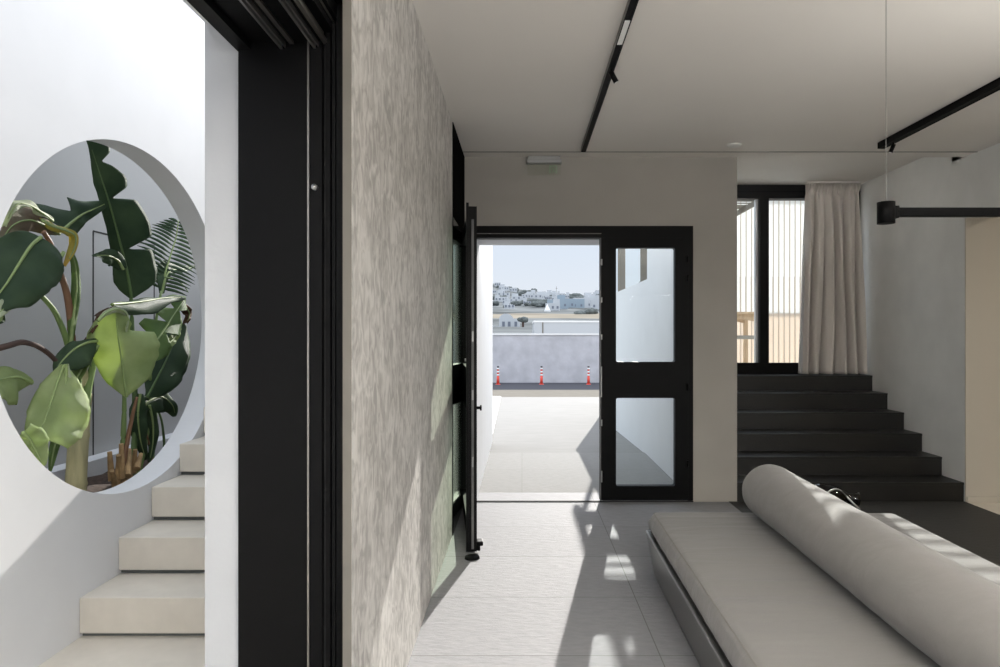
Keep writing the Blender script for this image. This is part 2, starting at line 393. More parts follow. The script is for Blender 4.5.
# head with rails
inside('head', -.796, -.55, -3.6, 1.85, 2.128, 2.30, M['black'])
inside('head', -.550, -.520, -3.6, 1.85, 2.150, 2.30, M['black'])
inside('head', -.520, -.505, -3.6, 1.835, 2.178, 2.34, M['black'])
inside('head', -.505, -.4795, -3.6, 1.80, 2.215, HC, M['black'])
inside('head', -.796, -.755, -3.6, 1.85, 2.108, 2.129, M['black'])
for x in (-.672, -.578):
    inside('rail', x, x + .006, -3.6, 1.84, 2.108, 2.130, M['silver'])
    inside('rail', x + .011, x + .015, -3.6, 1.84, 2.113, 2.130, M['silver'])
    inside('rail', x + .028, x + .040, -3.6, 1.83, 2.120, 2.130, M['railmetal'])
for x in (-.549, -.519):
    inside('rail', x, x + .0025, -3.6, 1.82, 2.142 if x < -.53 else 2.17, 2.178, M['railmetal'])
inside('threshold', -.796, -.4795, -3.6, 1.85, -.001, .006, M['black'])
bm = bmesh.new()
tube(bm, [(-.573 + .64, 1.83 - 1.8, 1.722), (-.573 + .64, 1.818 - 1.8, 1.722)], .008, 16)
tube(bm, [(-.573 + .64, 1.818 - 1.8, 1.722), (-.573 + .64, 1.8145 - 1.8, 1.722)], .005, 12)
k = put('lock_cylinder', bm, M['silver'], o, True); k['label'] = 'small round chrome lock cylinder'

# ------------------------------------------------------------------ entrance: frame, closed leaf, open leaf
o = thing('trim_3', 'black frame around the entrance doors', None, (.43, Yb, 0), kind='structure')
def fr(name, x0, x1, y0, y1, z0, z1, m=M['black'], bev=0): return box(name, x0 - .43, x1 - .43, y0 - Yb, y1 - Yb, z0, z1, m, o, bev)
fr('frame_head', DX0, DX1, Yb - .006, Yb + .07, 2.066, DTOP)
fr('frame_head_bead', DX0 + .02, .62, Yb - .012, Yb - .004, 2.097, 2.102, M['trackgrey'])
fr('frame_post', DX0, -.43, Yb - .006, Yb + .07, .012, 2.066)
fr('frame_post', 1.30, DX1, Yb - .006, Yb + .07, .012, 2.066)
fr('threshold', DX0, DX1, Yb - .012, Yb + .012, 0, .008, M['shadowgap'])

def door_leaf(o, w, pane_x, glassm, T=.03):
    """leaf from x=0 to x=w, thickness in y"""
    P0, P1 = pane_x
    bm = bmesh.new()
    Z = [(.014, .124), (.813, 1.095), (1.988, 2.078)]
    bx(bm, 0, P0, -T, T, .014, 2.078); bx(bm, P1, w, -T, T, .014, 2.078)
    for a, b in Z: bx(bm, P0, P1, -T, T, a, b)
    # rounded inner corners
    r = .014
    for (za, zb) in ((.124, .813), (1.095, 1.988)):
        for (cx, sx) in ((P0, 1), (P1, -1)):
            for (cz, sz) in ((za, 1), (zb, -1)):
                pr = [(cx, cz)] + [(cx + sx * r * (1 - math.sin(a)), cz + sz * r * (1 - math.cos(a))) for a in [i * PI / 8 for i in range(5)]]
                f0 = [bm.verts.new((x, -T, z)) for x, z in pr]; f1 = [bm.verts.new((x, T, z)) for x, z in pr]
                n = len(pr)
                for i in range(n): bm.faces.new((f0[i], f0[(i + 1) % n], f1[(i + 1) % n], f1[i]))
                bm.faces.new(f0); bm.faces.new(list(reversed(f1)))
    bmesh.ops.recalc_face_normals(bm, faces=bm.faces)
    put('leaf_frame', bm, M['black'], o)
    for (za, zb) in ((.124, .813), (1.095, 1.988)):
        box('glass_pane', P0, P1, -.004, .004, za, zb, glassm, o)

o = thing('door_2', 'closed black right-hand door leaf with two glass panes', None, (.611, Yb + .025, 0), kind='structure')
door_leaf(o, .69, (.125, .587), M['glass'])
box('edge_strip', -.001, .008, -.034, -.029, .014, 2.066, M['stripgrey'], o)
for z, h in ((1.875, .05), (1.58, .04), (1.29, .04), (.62, .05), (.20, .09)):
    bm = bmesh.new(); bx(bm, .004, .017, -.038, -.033, z - h / 2, z + h / 2, .002)
    k = put('latch_keep', bm, M['latch'], o); k['label'] = 'small silver latch keep'
k = box('lock_plate', .003, .014, -.038, -.033, .82, 1.06, M['latch'], o, .001); k['label'] = 'long silver lock plate'
for z in (1.75, 1.9, .3, .9):
    bm = bmesh.new(); tube(bm, [(.683, -.036, z - .025), (.683, -.036, z + .025)], .008, 10)
    put('hinge', bm, M['black'], o, True)

ang = math.atan2(-1.22, .155)
o = thing('door_1', 'open black left-hand door leaf with green tinted glass panes, seen edge on', None, (-.445, 5.135, 0), ang, kind='structure')
door_leaf(o, 1.20, (.10, 1.135), M['greenglass'], .024)
k = box('edge_strip', 1.2003, 1.203, -.008, .006, .03, 2.0, M['stripgrey'], o); k['label'] = 'grey metal strip along the door edge'
box('edge_rebate', 1.185, 1.2, -.040, -.0242, .014, 2.1, M['black'], o)
for z in (.55, .95, 1.3):
    k = box('latch_bolt', 1.2031, 1.206, -.006, .004, z - .03, z + .03, M['latch'], o)
bm = bmesh.new()
tube(bm, [(1.17, .0242, .87), (1.17, .045, .87)], .009, 12); tube(bm, [(1.17, .045, .87), (1.17, .054, .87)], .017, 14)
put('door_knob', bm, M['black'], o, True)
bm = bmesh.new(); tube(bm, [(1.19, -.0405, 1.16), (1.19, -.048, 1.16)], .009, 12)
k = put('lock_cylinder', bm, M['silver'], o, True)
bm = bmesh.new(); bx(bm, 1.13, 1.2, .0245, .062, .045, .072, .006, 2); bx(bm, 1.145, 1.195, .0245, .045, .015, .05, .004)
put('floor_bolt', bm, M['black'], o)
# black door stop on the floor under the open leaf
bm = bmesh.new(); tube(bm, [(0, 0, 0), (0, 0, .012)], [.045, .042], 20)
t = put('door_stop', bm, M['black'], None, True, (-.292, 3.87, 0)); tag(t, 'low round black rubber door stop on the floor below the open leaf', 'door stop')

# ------------------------------------------------------------------ inside stairs
o = thing('staircase', 'wide dark stone staircase of six steps rising to the curtained window', 'stairs', (2.537, Yb, 0))
TR = .27; RS = .1505
for k in range(6):
    y0 = k * TR
    y1 = y0 + TR + .03 if k < 5 else 6.95 - Yb
    bm = bmesh.new()
    bx(bm, 1.684 - 2.537, XR - .002 - 2.537, y0 + .006, y1, max(0, k * RS - .0), (k + 1) * RS - .02)
    bx(bm, 1.684 - 2.537, XR - .002 - 2.537, y0, y1, (k + 1) * RS - .02, (k + 1) * RS, .002)
    put('step', bm, M['darkstep'], o)
LZ = 6 * RS
# landing window
o = thing('window_1', 'black framed sliding window on the stair landing', None, (2.55, 6.78, LZ), kind='structure')
def wi(name, x0, x1, y0, y1, z0, z1, m=M['black']): return box(name, x0 - 2.55, x1 - 2.55, y0 - 6.78, y1 - 6.78, z0 - LZ, z1 - LZ, m, o)
wi('frame_head', 1.69, 3.461, 6.75, 6.87, 2.700, H2 - .001)
wi('frame_bead', 1.69, 3.461, 6.743, 6.75, 2.765, 2.775, M['blackgloss'])
wi('frame_sill', 1.69, 3.461, 6.75, 6.81, LZ, 1.018)
wi('frame_post', 1.69, 1.76, 6.75, 6.87, 1.018, 2.70)
wi('frame_post', 3.385, 3.461, 6.75, 6.87, 1.018, 2.70)
wi('mullion', 2.434, 2.526, 6.75, 6.80, 1.018, 2.70)
wi('sash_edge', 2.405, 2.434, 6.80, 6.84, 1.018, 2.70, M['silver'])
wi('glass_pane', 1.76, 2.434, 6.800, 6.808, 1.018, 2.70, M['glass'])
wi('glass_pane', 2.526, 3.385, 6.785, 6.793, 1.018, 2.70, M['glass'])
struct('wall_stairs_back', 1.44, XR + .2, 6.87, 6.97, H2 - .001, H2 + .3, M['white'])

# curtain
def curtain():
    o = thing('curtain', 'long beige linen curtain gathered at the right of the landing window', 'curtain', (3.1, 6.62, LZ))
    nu, nv = 160, 40
    bm = bmesh.new(); g = []
    for j in range(nv + 1):
        v = j / nv; z = .012 + v * (H2 - LZ - .03)
        xl = 2.795 - 3.1 + (.0 if v > .9 else 0) + .055 * min(1, v * 1.3) ; xr = 3.435 - 3.1 - .05 * v
        row = []
        for i in range(nu + 1):
            u = i / nu
            amp = .062 * (1 - .55 * max(0, (v - .75) / .25)) * (1.05 - .3 * v)
            ph = 2 * PI * (6.0 * u + .35 * math.sin(3.1 * u + 1.2) + .12 * math.sin(v * 4 + u * 7))
            y = amp * math.sin(ph) + .012 * math.sin(ph * 2.3 + v * 2)
            x = xl + (xr - xl) * u + .012 * math.cos(ph)
            if v > .955: y = .030 * math.sin(2 * PI * 17 * u); x = xl + (xr - xl) * u
            elif v > .93: y = .012 * math.sin(2 * PI * 17 * u)
            row.append(bm.verts.new((x, y, z)))
        g.append(row)
    for j in range(nv):
        for i in range(nu): bm.faces.new((g[j][i], g[j][i + 1], g[j + 1][i + 1], g[j + 1][i]))
    c = put('curtain_cloth', bm, M['curtain'], o, True)
    s = c.modifiers.new('thick', 'SOLIDIFY'); s.thickness = .003; s.offset = 0
    # turned back leading edge showing the lining
    bm = bmesh.new(); g = []
    for j in range(31):
        v = j / 30; z = .014 + v * 1.3; row = []
        wv = .085 * math.sin(PI * min(1, v * .62 + .38)) * (1 - .35 * v) + .01
        for i in range(9):
            u = i / 8
            row.append(bm.verts.new((-.315 + .04 * v - .012 + wv * u, -.035 + .03 * math.sin(u * 2.4) - .02 * u + .055 * (u - .5) ** 2, z)))
        g.append(row)
    for j in range(30):
        for i in range(8): bm.faces.new((g[j][i], g[j][i + 1], g[j + 1][i + 1], g[j + 1][i]))
    c = put('curtain_edge', bm, M['lining'], o, True); c['label'] = 'paler turned-back edge of the curtain'
    s = c.modifiers.new('thick', 'SOLIDIFY'); s.thickness = .003
    box('curtain_rail', -.25, .28, -.02, .02, H2 - LZ - .016, H2 - LZ - .002, M['ceiling'], o)
curtain()

# ------------------------------------------------------------------ daybed
def daybed():
    o = thing('daybed', 'low grey daybed with a flat padded seat on a steel base', 'daybed', (.683, 3.62, 0), math.radians(-.93))
    W, L = 1.36, 3.4
    bm = bmesh.new()
    # steel base: tapered sides
    a = [(0.0, 0.0), (W, 0.0), (W, -L), (0.0, -L)]; b = [(.035, -.03), (W - .035, -.03), (W - .035, -L + .03), (.035, -L + .03)]
    top = [bm.verts.new((x, y, .235)) for x, y in a]; bot = [bm.verts.new((x, y, .012)) for x, y in b]
    for i in range(4): bm.faces.new((bot[i], bot[(i + 1) % 4], top[(i + 1) % 4], top[i]))
    bm.faces.new(top); bm.faces.new(list(reversed(bot))); bmesh.ops.recalc_face_normals(bm, faces=bm.faces)
    put('base', bm, M['steel'], o)
    bm = bmesh.new()
    bx(bm, -.003, .004, -L, .003, .228, .2385); bx(bm, W - .004, W + .003, -L, .003, .228, .2385); bx(bm, 0, W, -.004, .003, .228, .2385)
    k = put('base_rim', bm, M['silver'], o); k['label'] = 'thin bright rim of the steel base'
    box('plinth', .06, W - .06, -L + .06, -.06, 0, .012, M['shadowgap'], o)
    box('recess', .02, W - .02, -L + .02, -.02, .2355, .243, M['shadowgap'], o)
    # seat pad
    def pad(x, y, z):
        return x, y, z
    bm = bmesh.new()
    x0, x1, y0, y1, z0, z1, R = .012, W - .012, -L + .01, -.008, .243, .352, .05
    nx, ny = 44, 110
    def grid_z(u, w, top):
        # distance to the rim rounds the edge down
        dx = min(u, 1 - u) * (x1 - x0); dy = min(w, 1 - w) * (y1 - y0)
        def rd(d): return 0 if d >= R else R - math.sqrt(max(0, R * R - (R - d) ** 2))
        return rd(dx) + rd(dy)
    def spread(i, n):    # denser towards both ends
        t = i / n; return .5 - .5 * math.cos(PI * t) if True else t
    us = sorted(set([0, .004, .009, .015, .022, .03, .04] + [.05 + .9 * i / nx for i in range(nx + 1)] + [.96, .97, .978, .985, .991, .996, 1]))
    ws = sorted(set([0, .0015, .0035, .006, .009, .012, .016] + [.02 + .96 * i / ny for i in range(ny + 1)] + [.984, .988, .991, .994, .9965, .9985, 1]))
    gt = []
    for w in ws:
        row = []
        for u in us:
            x = x0 + u * (x1 - x0); y = y0 + w * (y1 - y0)
            z = z1 - min(grid_z(u, w, 1), R) + .006 * math.sin(PI * u) * math.sin(PI * w)
            edge = math.exp(-min(u, 1 - u) * 9)
            z += .0026 * edge * noise.noise(Vector((x * 3, y * 26, 0))) + .0025 * noise.noise(Vector((x * 2.2, y * 9, 3)))
            row.append(bm.verts.new((x, y, z)))
        gt.append(row)
    for j in range(len(ws) - 1):
        for i in range(len(us) - 1): bm.faces.new((gt[j][i], gt[j][i + 1], gt[j + 1][i + 1], gt[j + 1][i]))
    rim = [gt[0][i] for i in range(len(us))] + [gt[j][-1] for j in range(1, len(ws))] + [gt[-1][i] for i in range(len(us) - 2, -1, -1)] + [gt[j][0] for j in range(len(ws) - 2, 0, -1)]
    prev = rim
    cx, cy = (x0 + x1) / 2, (y0 + y1) / 2
    for z, ins in ((.285, -.004), (.258, -.001), (.247, .006)):
        cur = []
        for v in rim:
            x, y = v.co.x, v.co.y
            sx = 1 if x > cx else -1; sy = 1 if y > cy else -1
            ox = -ins * sx if abs(x - cx) > (x1 - x0) / 2 - .02 else 0
            oy = -ins * sy if abs(y - cy) > (y1 - y0) / 2 - .02 else 0
            ox += .002 * noise.noise(Vector((x * 8, y * 22, z * 10))) * (1 if ox else 0)
            cur.append(bm.verts.new((x + ox, y + oy, z)))
        n = len(rim)
        for i in range(n): bm.faces.new((prev[i], cur[i], cur[(i + 1) % n], prev[(i + 1) % n]))
        prev = cur
    bm.faces.new(list(reversed(prev)))
    bmesh.ops.recalc_face_normals(bm, faces=bm.faces)
    s = put('seat_pad', bm, M['fabric'], o, True)
    bm = bmesh.new()
    rr = .012; pth = []
    zz = z1 - .0125
    for (cx_, cy_, a0) in ((x1 - .035, y1 - .035, 0), (x0 + .035, y1 - .035, 90), (x0 + .035, y0 + .035, 180), (x1 - .035, y0 + .035, 270)):
        for q in range(6):
            a = math.radians(a0 + q * 18); pth.append((cx_ + .015 * math.cos(a), cy_ + .015 * math.sin(a), zz + .002))
    pth.append(pth[0]); tube(bm, pth, .0022, 8, False)
    put('piping', bm, M['piping'], s, True)
    return o
daybed()

def bolster():
    R = .141; L = 3.15
    bm = bmesh.new(); n = 150; seg = 64; rings = []
    prof = []
    for i in range(9):
        a = PI / 2 * i / 8; prof.append((-.045 * math.sin(a) + .045 - .0, R - .045 + .045 * math.sin(a) if i else R - .045))
    st = [(.045 - .045 * math.sin(PI / 2 * i / 8) , R - .045 * (1 - math.cos(PI / 2 * i / 8))) for i in range(9)]
    st = [(.045 * (1 - math.cos(PI / 2 * i / 8)), R - .045 + .045 * math.sin(PI / 2 * i / 8)) for i in range(9)]
    ys = [(a, b) for a, b in st] + [(.045 + (L - .09) * i / n, R) for i in range(1, n)] + [(L - a, b) for a, b in reversed(st)]
    for y, r in ys:
        ring = []
        for k in range(seg):
            a = 2 * PI * k / seg
            rr = r + .0035 * noise.noise(Vector((math.cos(a) * 1.6, y * 3.2, math.sin(a) * 1.6))) + .0016 * noise.noise(Vector((math.cos(a) * 3, y * 14, math.sin(a) * 3)))
            x = rr * math.cos(a); z = rr * math.sin(a)
            if z < -R * .86: z = -R * .86 - (-(z) - R * .86) * .35
            ring.append(bm.verts.new((x, -y, z + R * .905)))
        rings.append(ring)
    for a, b in zip(rings, rings[1:]):
        for k in range(seg): bm.faces.new((a[k], a[(k + 1) % seg], b[(k + 1) % seg], b[k]))
    for r, s in ((rings[0], 1), (rings[-1], -1)):
        c = bm.verts.new((0, r[0].co.y + .010 * s, R))
        for k in range(seg): bm.faces.new((r[k], r[(k + 1) % seg], c))
    bmesh.ops.recalc_face_normals(bm, faces=bm.faces)
    o = put('bolster', bm, M['bolster'], None, True, (1.305, 3.52, .360))
    o.rotation_euler = (0, 0, math.radians(-1.2))
    tag(o, 'long round grey bolster lying along the middle of the daybed', 'bolster')
    bm = bmesh.new()
    tube(bm, [((R - .012) * math.cos(2 * PI * k / 48), .002, R * .905 + (R - .012) * math.sin(2 * PI * k / 48)) for k in range(49)], .0025, 6, False)
    # end seam
    bmesh.ops.translate(bm, verts=bm.verts, vec=(0, -.012, 0))
    put('end_seam', bm, M['piping'], o, True)
bolster()

# smoked glass vase lying by the bottom step (partly hidden by the bolster)
def vase():
    prof = [(.0, .0), (.055, .002), (.075, .02), (.088, .07), (.085, .14), (.062, .22), (.04, .27), (.036, .31), (.05, .345), (.046, .345), (.032, .31), (.035, .27), (.056, .215), (.078, .14), (.080, .07), (.068, .026), (.05, .012), (0, .01)]
    bm = bmesh.new(); seg = 40; rings = []
    for r, h in prof[1:-1]:
        rings.append([bm.verts.new((h, r * math.cos(2 * PI * k / seg), r * math.sin(2 * PI * k / seg))) for k in range(seg)])
    for a, b in zip(rings, rings[1:]):
        for k in range(seg): bm.faces.new((a[k], a[(k + 1) % seg], b[(k + 1) % seg], b[k]))
    bm.faces.new(rings[0]); bm.faces.new(rings[-1])
    bmesh.ops.recalc_face_normals(bm, faces=bm.faces)
    return bm
o = thing('glass_ornament', 'dark smoked glass ornament lying on the floor by the bottom step, behind the bolster', 'ornament', (2.17, 4.97, .003), math.radians(-10))
b = put('glass_body', vase(), M['smoke'], o, True); b.location = (0, 0, .10); b.rotation_euler = (0, math.radians(3), 0); b.scale = (.98, 1.05, 1.05)
bm = bmesh.new()
tube(bm, smoothpath([(-.02, -.06, .03), (.05, -.10, .10), (.13, -.07, .155), (.2, -.03, .15), (.27, -.05, .08), (.33, -.06, .02)], 30), .007, 10)
tube(bm, smoothpath([(.05, -.12, .01), (.12, -.13, .06), (.2, -.1, .07), (.25, -.12, .012)], 24), .006, 10)
b = put('glass_coil', bm, M['silver'], o, True); b['label'] = 'shiny metal wire around the glass'

# ------------------------------------------------------------------ ceiling fittings
def track(name, label, x, y0, y1, spots, diffs, w=.032, h=.028):
    o = thing(name, label, 'track light', (x, (y0 + y1) / 2, HC), group=None)
    c = (y0 + y1) / 2
    bm = bmesh.new()
    bx(bm, -w / 2, -w / 2 + .004, y0 - c, y1 - c, -h, -.0005); bx(bm, w / 2 - .004, w / 2, y0 - c, y1 - c, -h, -.0005)
    bx(bm, -w / 2, w / 2, y0 - c, y1 - c, -.012, -.0005); bx(bm, -w / 2, w / 2, y1 - c - .006, y1 - c, -h, -.0005)
    put('track_channel', bm, M['black'], o)
    if w < .04: box('lit_side', -w / 2 - .0022, -w / 2 - .0002, y0 - c, y1 - c, -h, -.0005, M['trackgrey'], o)  # lit left side of the track put in as a lighter strip
    for a, b in diffs:
        box('light_insert', -w / 2 + .005, w / 2 - .005, a - c, b - c, -h + .002, -.013, M['diffuser'], o)['label'] = 'white opal light insert'
    last = y0
    for a, b in [(y0, diffs[0][0] - .01), (diffs[-1][1] + .01, y1 - .008)] if diffs else [(y0, y1 - .008)]:
        box('track_cover', -w / 2 + .005, w / 2 - .005, a - c, b - c, -h + .004, -.013, M['black'], o)
    for y in spots:
        bm = bmesh.new()
        tube(bm, [(0, y - c, -h), (0, y - c, -h - .02)], .006, 10)
        put('spot_arm', bm, M['black'], o, True)
        bm = bmesh.new()
        p = Vector((.0, y - c, -h - .02)); d = Vector((.45, .1, -.8)).normalized() if x < 1 else Vector((-.35, .1, -.9)).normalized()
        tube(bm, [p - d * .008, p + d * .052], .0135, 18)
        s = put('spot_head', bm, M['black'], o, True)
        bm = bmesh.new(); tube(bm, [p + d * .0521, p + d * .0535], .010, 16); put('spot_lens', bm, M['diffuser'], s, True)
track('ceiling_track_light', 'long black ceiling track light above the entrance side with white insert', .458, .6, 4.93, [3.38], [(2.87, 3.10)], w=.034)
track('ceiling_track_light', 'shorter black ceiling track light at the right, above the hanging lamp', 2.60, 1.0, 4.78, [4.62], [], w=.05, h=.045)

# smoke detector
bm = bmesh.new()
prof = [(.0, 0), (.052, 0), (.052, -.012), (.046, -.022), (.030, -.03), (0.0, -.032)]
seg = 32; rg = [[bm.verts.new((r * math.cos(2 * PI * k / seg), r * math.sin(2 * PI * k / seg), z)) for k in range(seg)] for r, z in prof[1:-1]]
for a, b in zip(rg, rg[1:]):
    for k in range(seg): bm.faces.new((a[k], b[k], b[(k + 1) % seg], a[(k + 1) % seg]))
bm.faces.new(rg[0]); bm.faces.new(rg[-1]); bmesh.ops.recalc_face_normals(bm, faces=bm.faces)
t = put('smoke_detector', bm, M['detector'], None, True, (1.55, 4.82, HC - .0005)); t.scale = (1, 1, .6); tag(t, 'small round white smoke detector on the ceiling', 'smoke detector')

# emergency exit sign above the doors
o = thing('exit_sign', 'small white emergency exit sign with a clear green pane above the doors', 'exit sign', (.172, Yb, 2.652))
box('bracket', -.125, .125, -.045, -.0005, .015, .045, M['signwhite'], o, .003)
box('housing', -.135, .135, -.065, -.001, -.012, .015, M['signwhite'], o, .004)
p = box('sign_pane', -.130, .130, -.042, -.036, -.105, -.012, M['signpane'], o); p['label'] = 'clear plate with a faint green pictogram'
# pictogram: running figure, doorway and arrow in faint green
bm = bmesh.new(); Yp = -.0438
def bar(x0, z0, x1, z1, w):
    d = Vector((x1 - x0, 0, z1 - z0)); n = Vector((-d.z, 0, d.x)).normalized() * w / 2
    q = [Vector((x0, Yp, z0)) + n, Vector((x0, Yp, z0)) - n, Vector((x1, Yp, z1)) - n, Vector((x1, Yp, z1)) + n]
    lo = [bm.verts.new(v) for v in q]; hi = [bm.verts.new(v + Vector((0, .0012, 0))) for v in q]
    bm.faces.new(lo); bm.faces.new(list(reversed(hi)))
    for i in range(4): bm.faces.new((lo[i], hi[i], hi[(i + 1) % 4], lo[(i + 1) % 4]))
bar(.045, -.03, .045, -.09, .010); bar(.045, -.034, .095, -.034, .008); bar(.095, -.03, .095, -.09, .010)
bar(.066, -.048, .074, -.066, .010); bar(.074, -.066, .062, -.088, .006); bar(.074, -.066, .086, -.086, .006); bar(.068, -.05, .056, -.062, .005); bar(.068, -.05, .084, -.058, .005); bar(.062, -.038, .066, -.044, .008)
bmesh.ops.recalc_face_normals(bm, faces=bm.faces)
put('pictogram', bm, M['signgreen'], p)

# hanging bar lamp
o = thing('pendant_lamp', 'black horizontal bar pendant hanging on a thin wire at the right', 'pendant lamp', (1.434, 2.6, CH + .475))
bm = bmesh.new(); tube(bm, [(0, 0, -.042), (0, 0, .042)], .0325, 32); put('cylinder_head', bm, M['black'], o, False)
for p in o.children[0].data.polygons: p.use_smooth = len(p.vertices) == 4
bm = bmesh.new(); tube(bm, [(0, 0, .042), (0, 0, HC - CH - .475)], .0012, 6); put('wire', bm, M['railmetal'], o, True)
box('arm', .030, 1.6, -.016, .016, -.015, .019, M['black'], o, .002)
box('arm_clamp', .026, .044, -.018, .018, -.022, .026, M['black'], o, .002)
bm = bmesh.new(); tube(bm, [(1.45, 0, .019), (1.45, 0, HC - CH - .475)], .0012, 6); put('wire', bm, M['railmetal'], o, True)

# ------------------------------------------------------------------ courtyard with the oval opening
EC = Vector((0, 3.355, 1.397)); EA, EB = .95, .865; XW = -1.95; XT = .14
def oval_wall():
    bm = bmesh.new(); y0, y1, z0, z1 = -3.0, 4.45, -.3, 3.7; n = 160
    fr_, bk, ofr, obk = [], [], [], []
    for i in range(n):
        a = 2 * PI * i / n
        ey, ez = EC.y + EA * math.cos(a), EC.z + EB * math.sin(a)
        # edges slightly softened
        fr_.append(bm.verts.new((XW, ey, ez))); bk.append(bm.verts.new((XW - XT, ey, ez)))
        dy, dz = math.cos(a) * EA, math.sin(a) * EB
        s = min([abs(v) for v in ((y1 - EC.y) / dy if dy > 1e-6 else (y0 - EC.y) / dy if dy < -1e-6 else 1e9, (z1 - EC.z) / dz if dz > 1e-6 else (z0 - EC.z) / dz if dz < -1e-6 else 1e9)])
        oy, oz = EC.y + dy * s, EC.z + dz * s
        ofr.append(bm.verts.new((XW, oy, oz))); obk.append(bm.verts.new((XW - XT, oy, oz)))
    # snap nearest perimeter verts to the four corners
    for cy in (y0, y1):
        for cz in (z0, z1):
            i = min(range(n), key=lambda q: (ofr[q].co.y - cy) ** 2 + (ofr[q].co.z - cz) ** 2)
            for L in (ofr, obk): L[i].co.y = cy; L[i].co.z = cz
    for i in range(n):
        j = (i + 1) % n
        bm.faces.new((fr_[i], fr_[j], ofr[j], ofr[i])); bm.faces.new((bk[j], bk[i], obk[i], obk[j]))
        bm.faces.new((fr_[j], fr_[i], bk[i], bk[j])); bm.faces.new((ofr[i], ofr[j], obk[j], obk[i]))
    bmesh.ops.recalc_face_normals(bm, faces=bm.faces)
    return bm
tag(put('wall_courtyard', oval_wall(), M['white']), 'white rendered courtyard wall with a large oval opening', kind='structure')
struct('wall_courtyard_far', XW - XT, XW, 4.45, 8.2, -.3, 1.56, M['white'])  # unseen stretch, kept low so sun reaches the leaves
# planter behind it
struct('wall_planter_back', -3.25, -3.1, -1.0, 8.0, -.3, 3.9, M['greywall'], 'grey wall behind the banana plants')
struct('wall_sun_block', -3.1, -2.20, 7.2, 7.4, -.3, 5.2, M['white'])  # unseen block added to keep sun off the grey wall
struct('wall_planter_front', -3.1, XW - XT, -1.0, -.85, -.3, 3.7, M['white'])
# door panel outline in the grey wall
bm = bmesh.new()
yA = F * 3.1 / (XV - 93); zA = CH + (YV - 231) * yA / F
yB = F * 3.1 / (XV - 154)
bx(bm, -3.1, -3.096, yA - .005, yA + .005, .3, zA); bx(bm, -3.1, -3.096, yA, yB, zA - .005, zA + .005); bx(bm, -3.1, -3.096, yB - .004, yB + .004, .3, zA)
tag(put('trim_4', bm, M['groove']), 'thin dark outline of a flush panel in the grey wall', kind='structure')
struct('trim_5', -3.095, -2.96, -.85, 7.0, -.3, .44, M['white'], 'low white kerb behind the planter soil')
struct('floor_planter', -2.96, -2.0905, -.85, 7.2, -1.2, .235, M['soil'])
# soil
bm = bmesh.new(); g = []
for i in range(19):
    row = []
    for j in range(90):
        x = -2.955 + i / 18 * (2.955 - 2.092); y = -.8 + j / 89 * 7.8
        row.append(bm.verts.new((x, y, .335 + .06 * noise.noise(Vector((x * 4, y * 4, 0))) + .03 * noise.noise(Vector((x * 14, y * 14, 2))))))
    g.append(row)
for i in range(18):
    for j in range(89): bm.faces.new((g[i][j], g[i + 1][j], g[i + 1][j + 1], g[i][j + 1]))
tag(put('planter_soil', bm, M['soil'], None, True), 'dark brown soil in the planter behind the oval opening', 'soil', kind='stuff')

# courtyard floor and outside steps
struct('floor_courtyard', XW, -.889, -3.6, 3.2, -.3, -.022, M['stone'], 'beige stone paving at the foot of the outside steps')
o = thing('outdoor_staircase', 'beige stone steps with dark shadow gaps climbing along the white courtyard wall', 'stairs', (-1.42, 2.905, 0))
for k in range(12):
    y0 = 2.905 + k * .283 - 2.905; zt = .155 + k * .178
    x0, x1 = XW + 1.42 + .001, -.8895 + 1.42
    last = k == 11
    b = bmesh.new(); bx(b, x0, x1, y0, y0 + .30 if not last else y0 + 2.3, zt - .158, zt, .003)
    s = put('step', b, M['stone'], o)
    b = bmesh.new(); bx(b, x0, x1, y0 + .022, y0 + .283 if not last else y0 + 2.3, (zt - .178) if k else -.022, zt - .158)
    put('riser_gap', b, M['gap'], s)

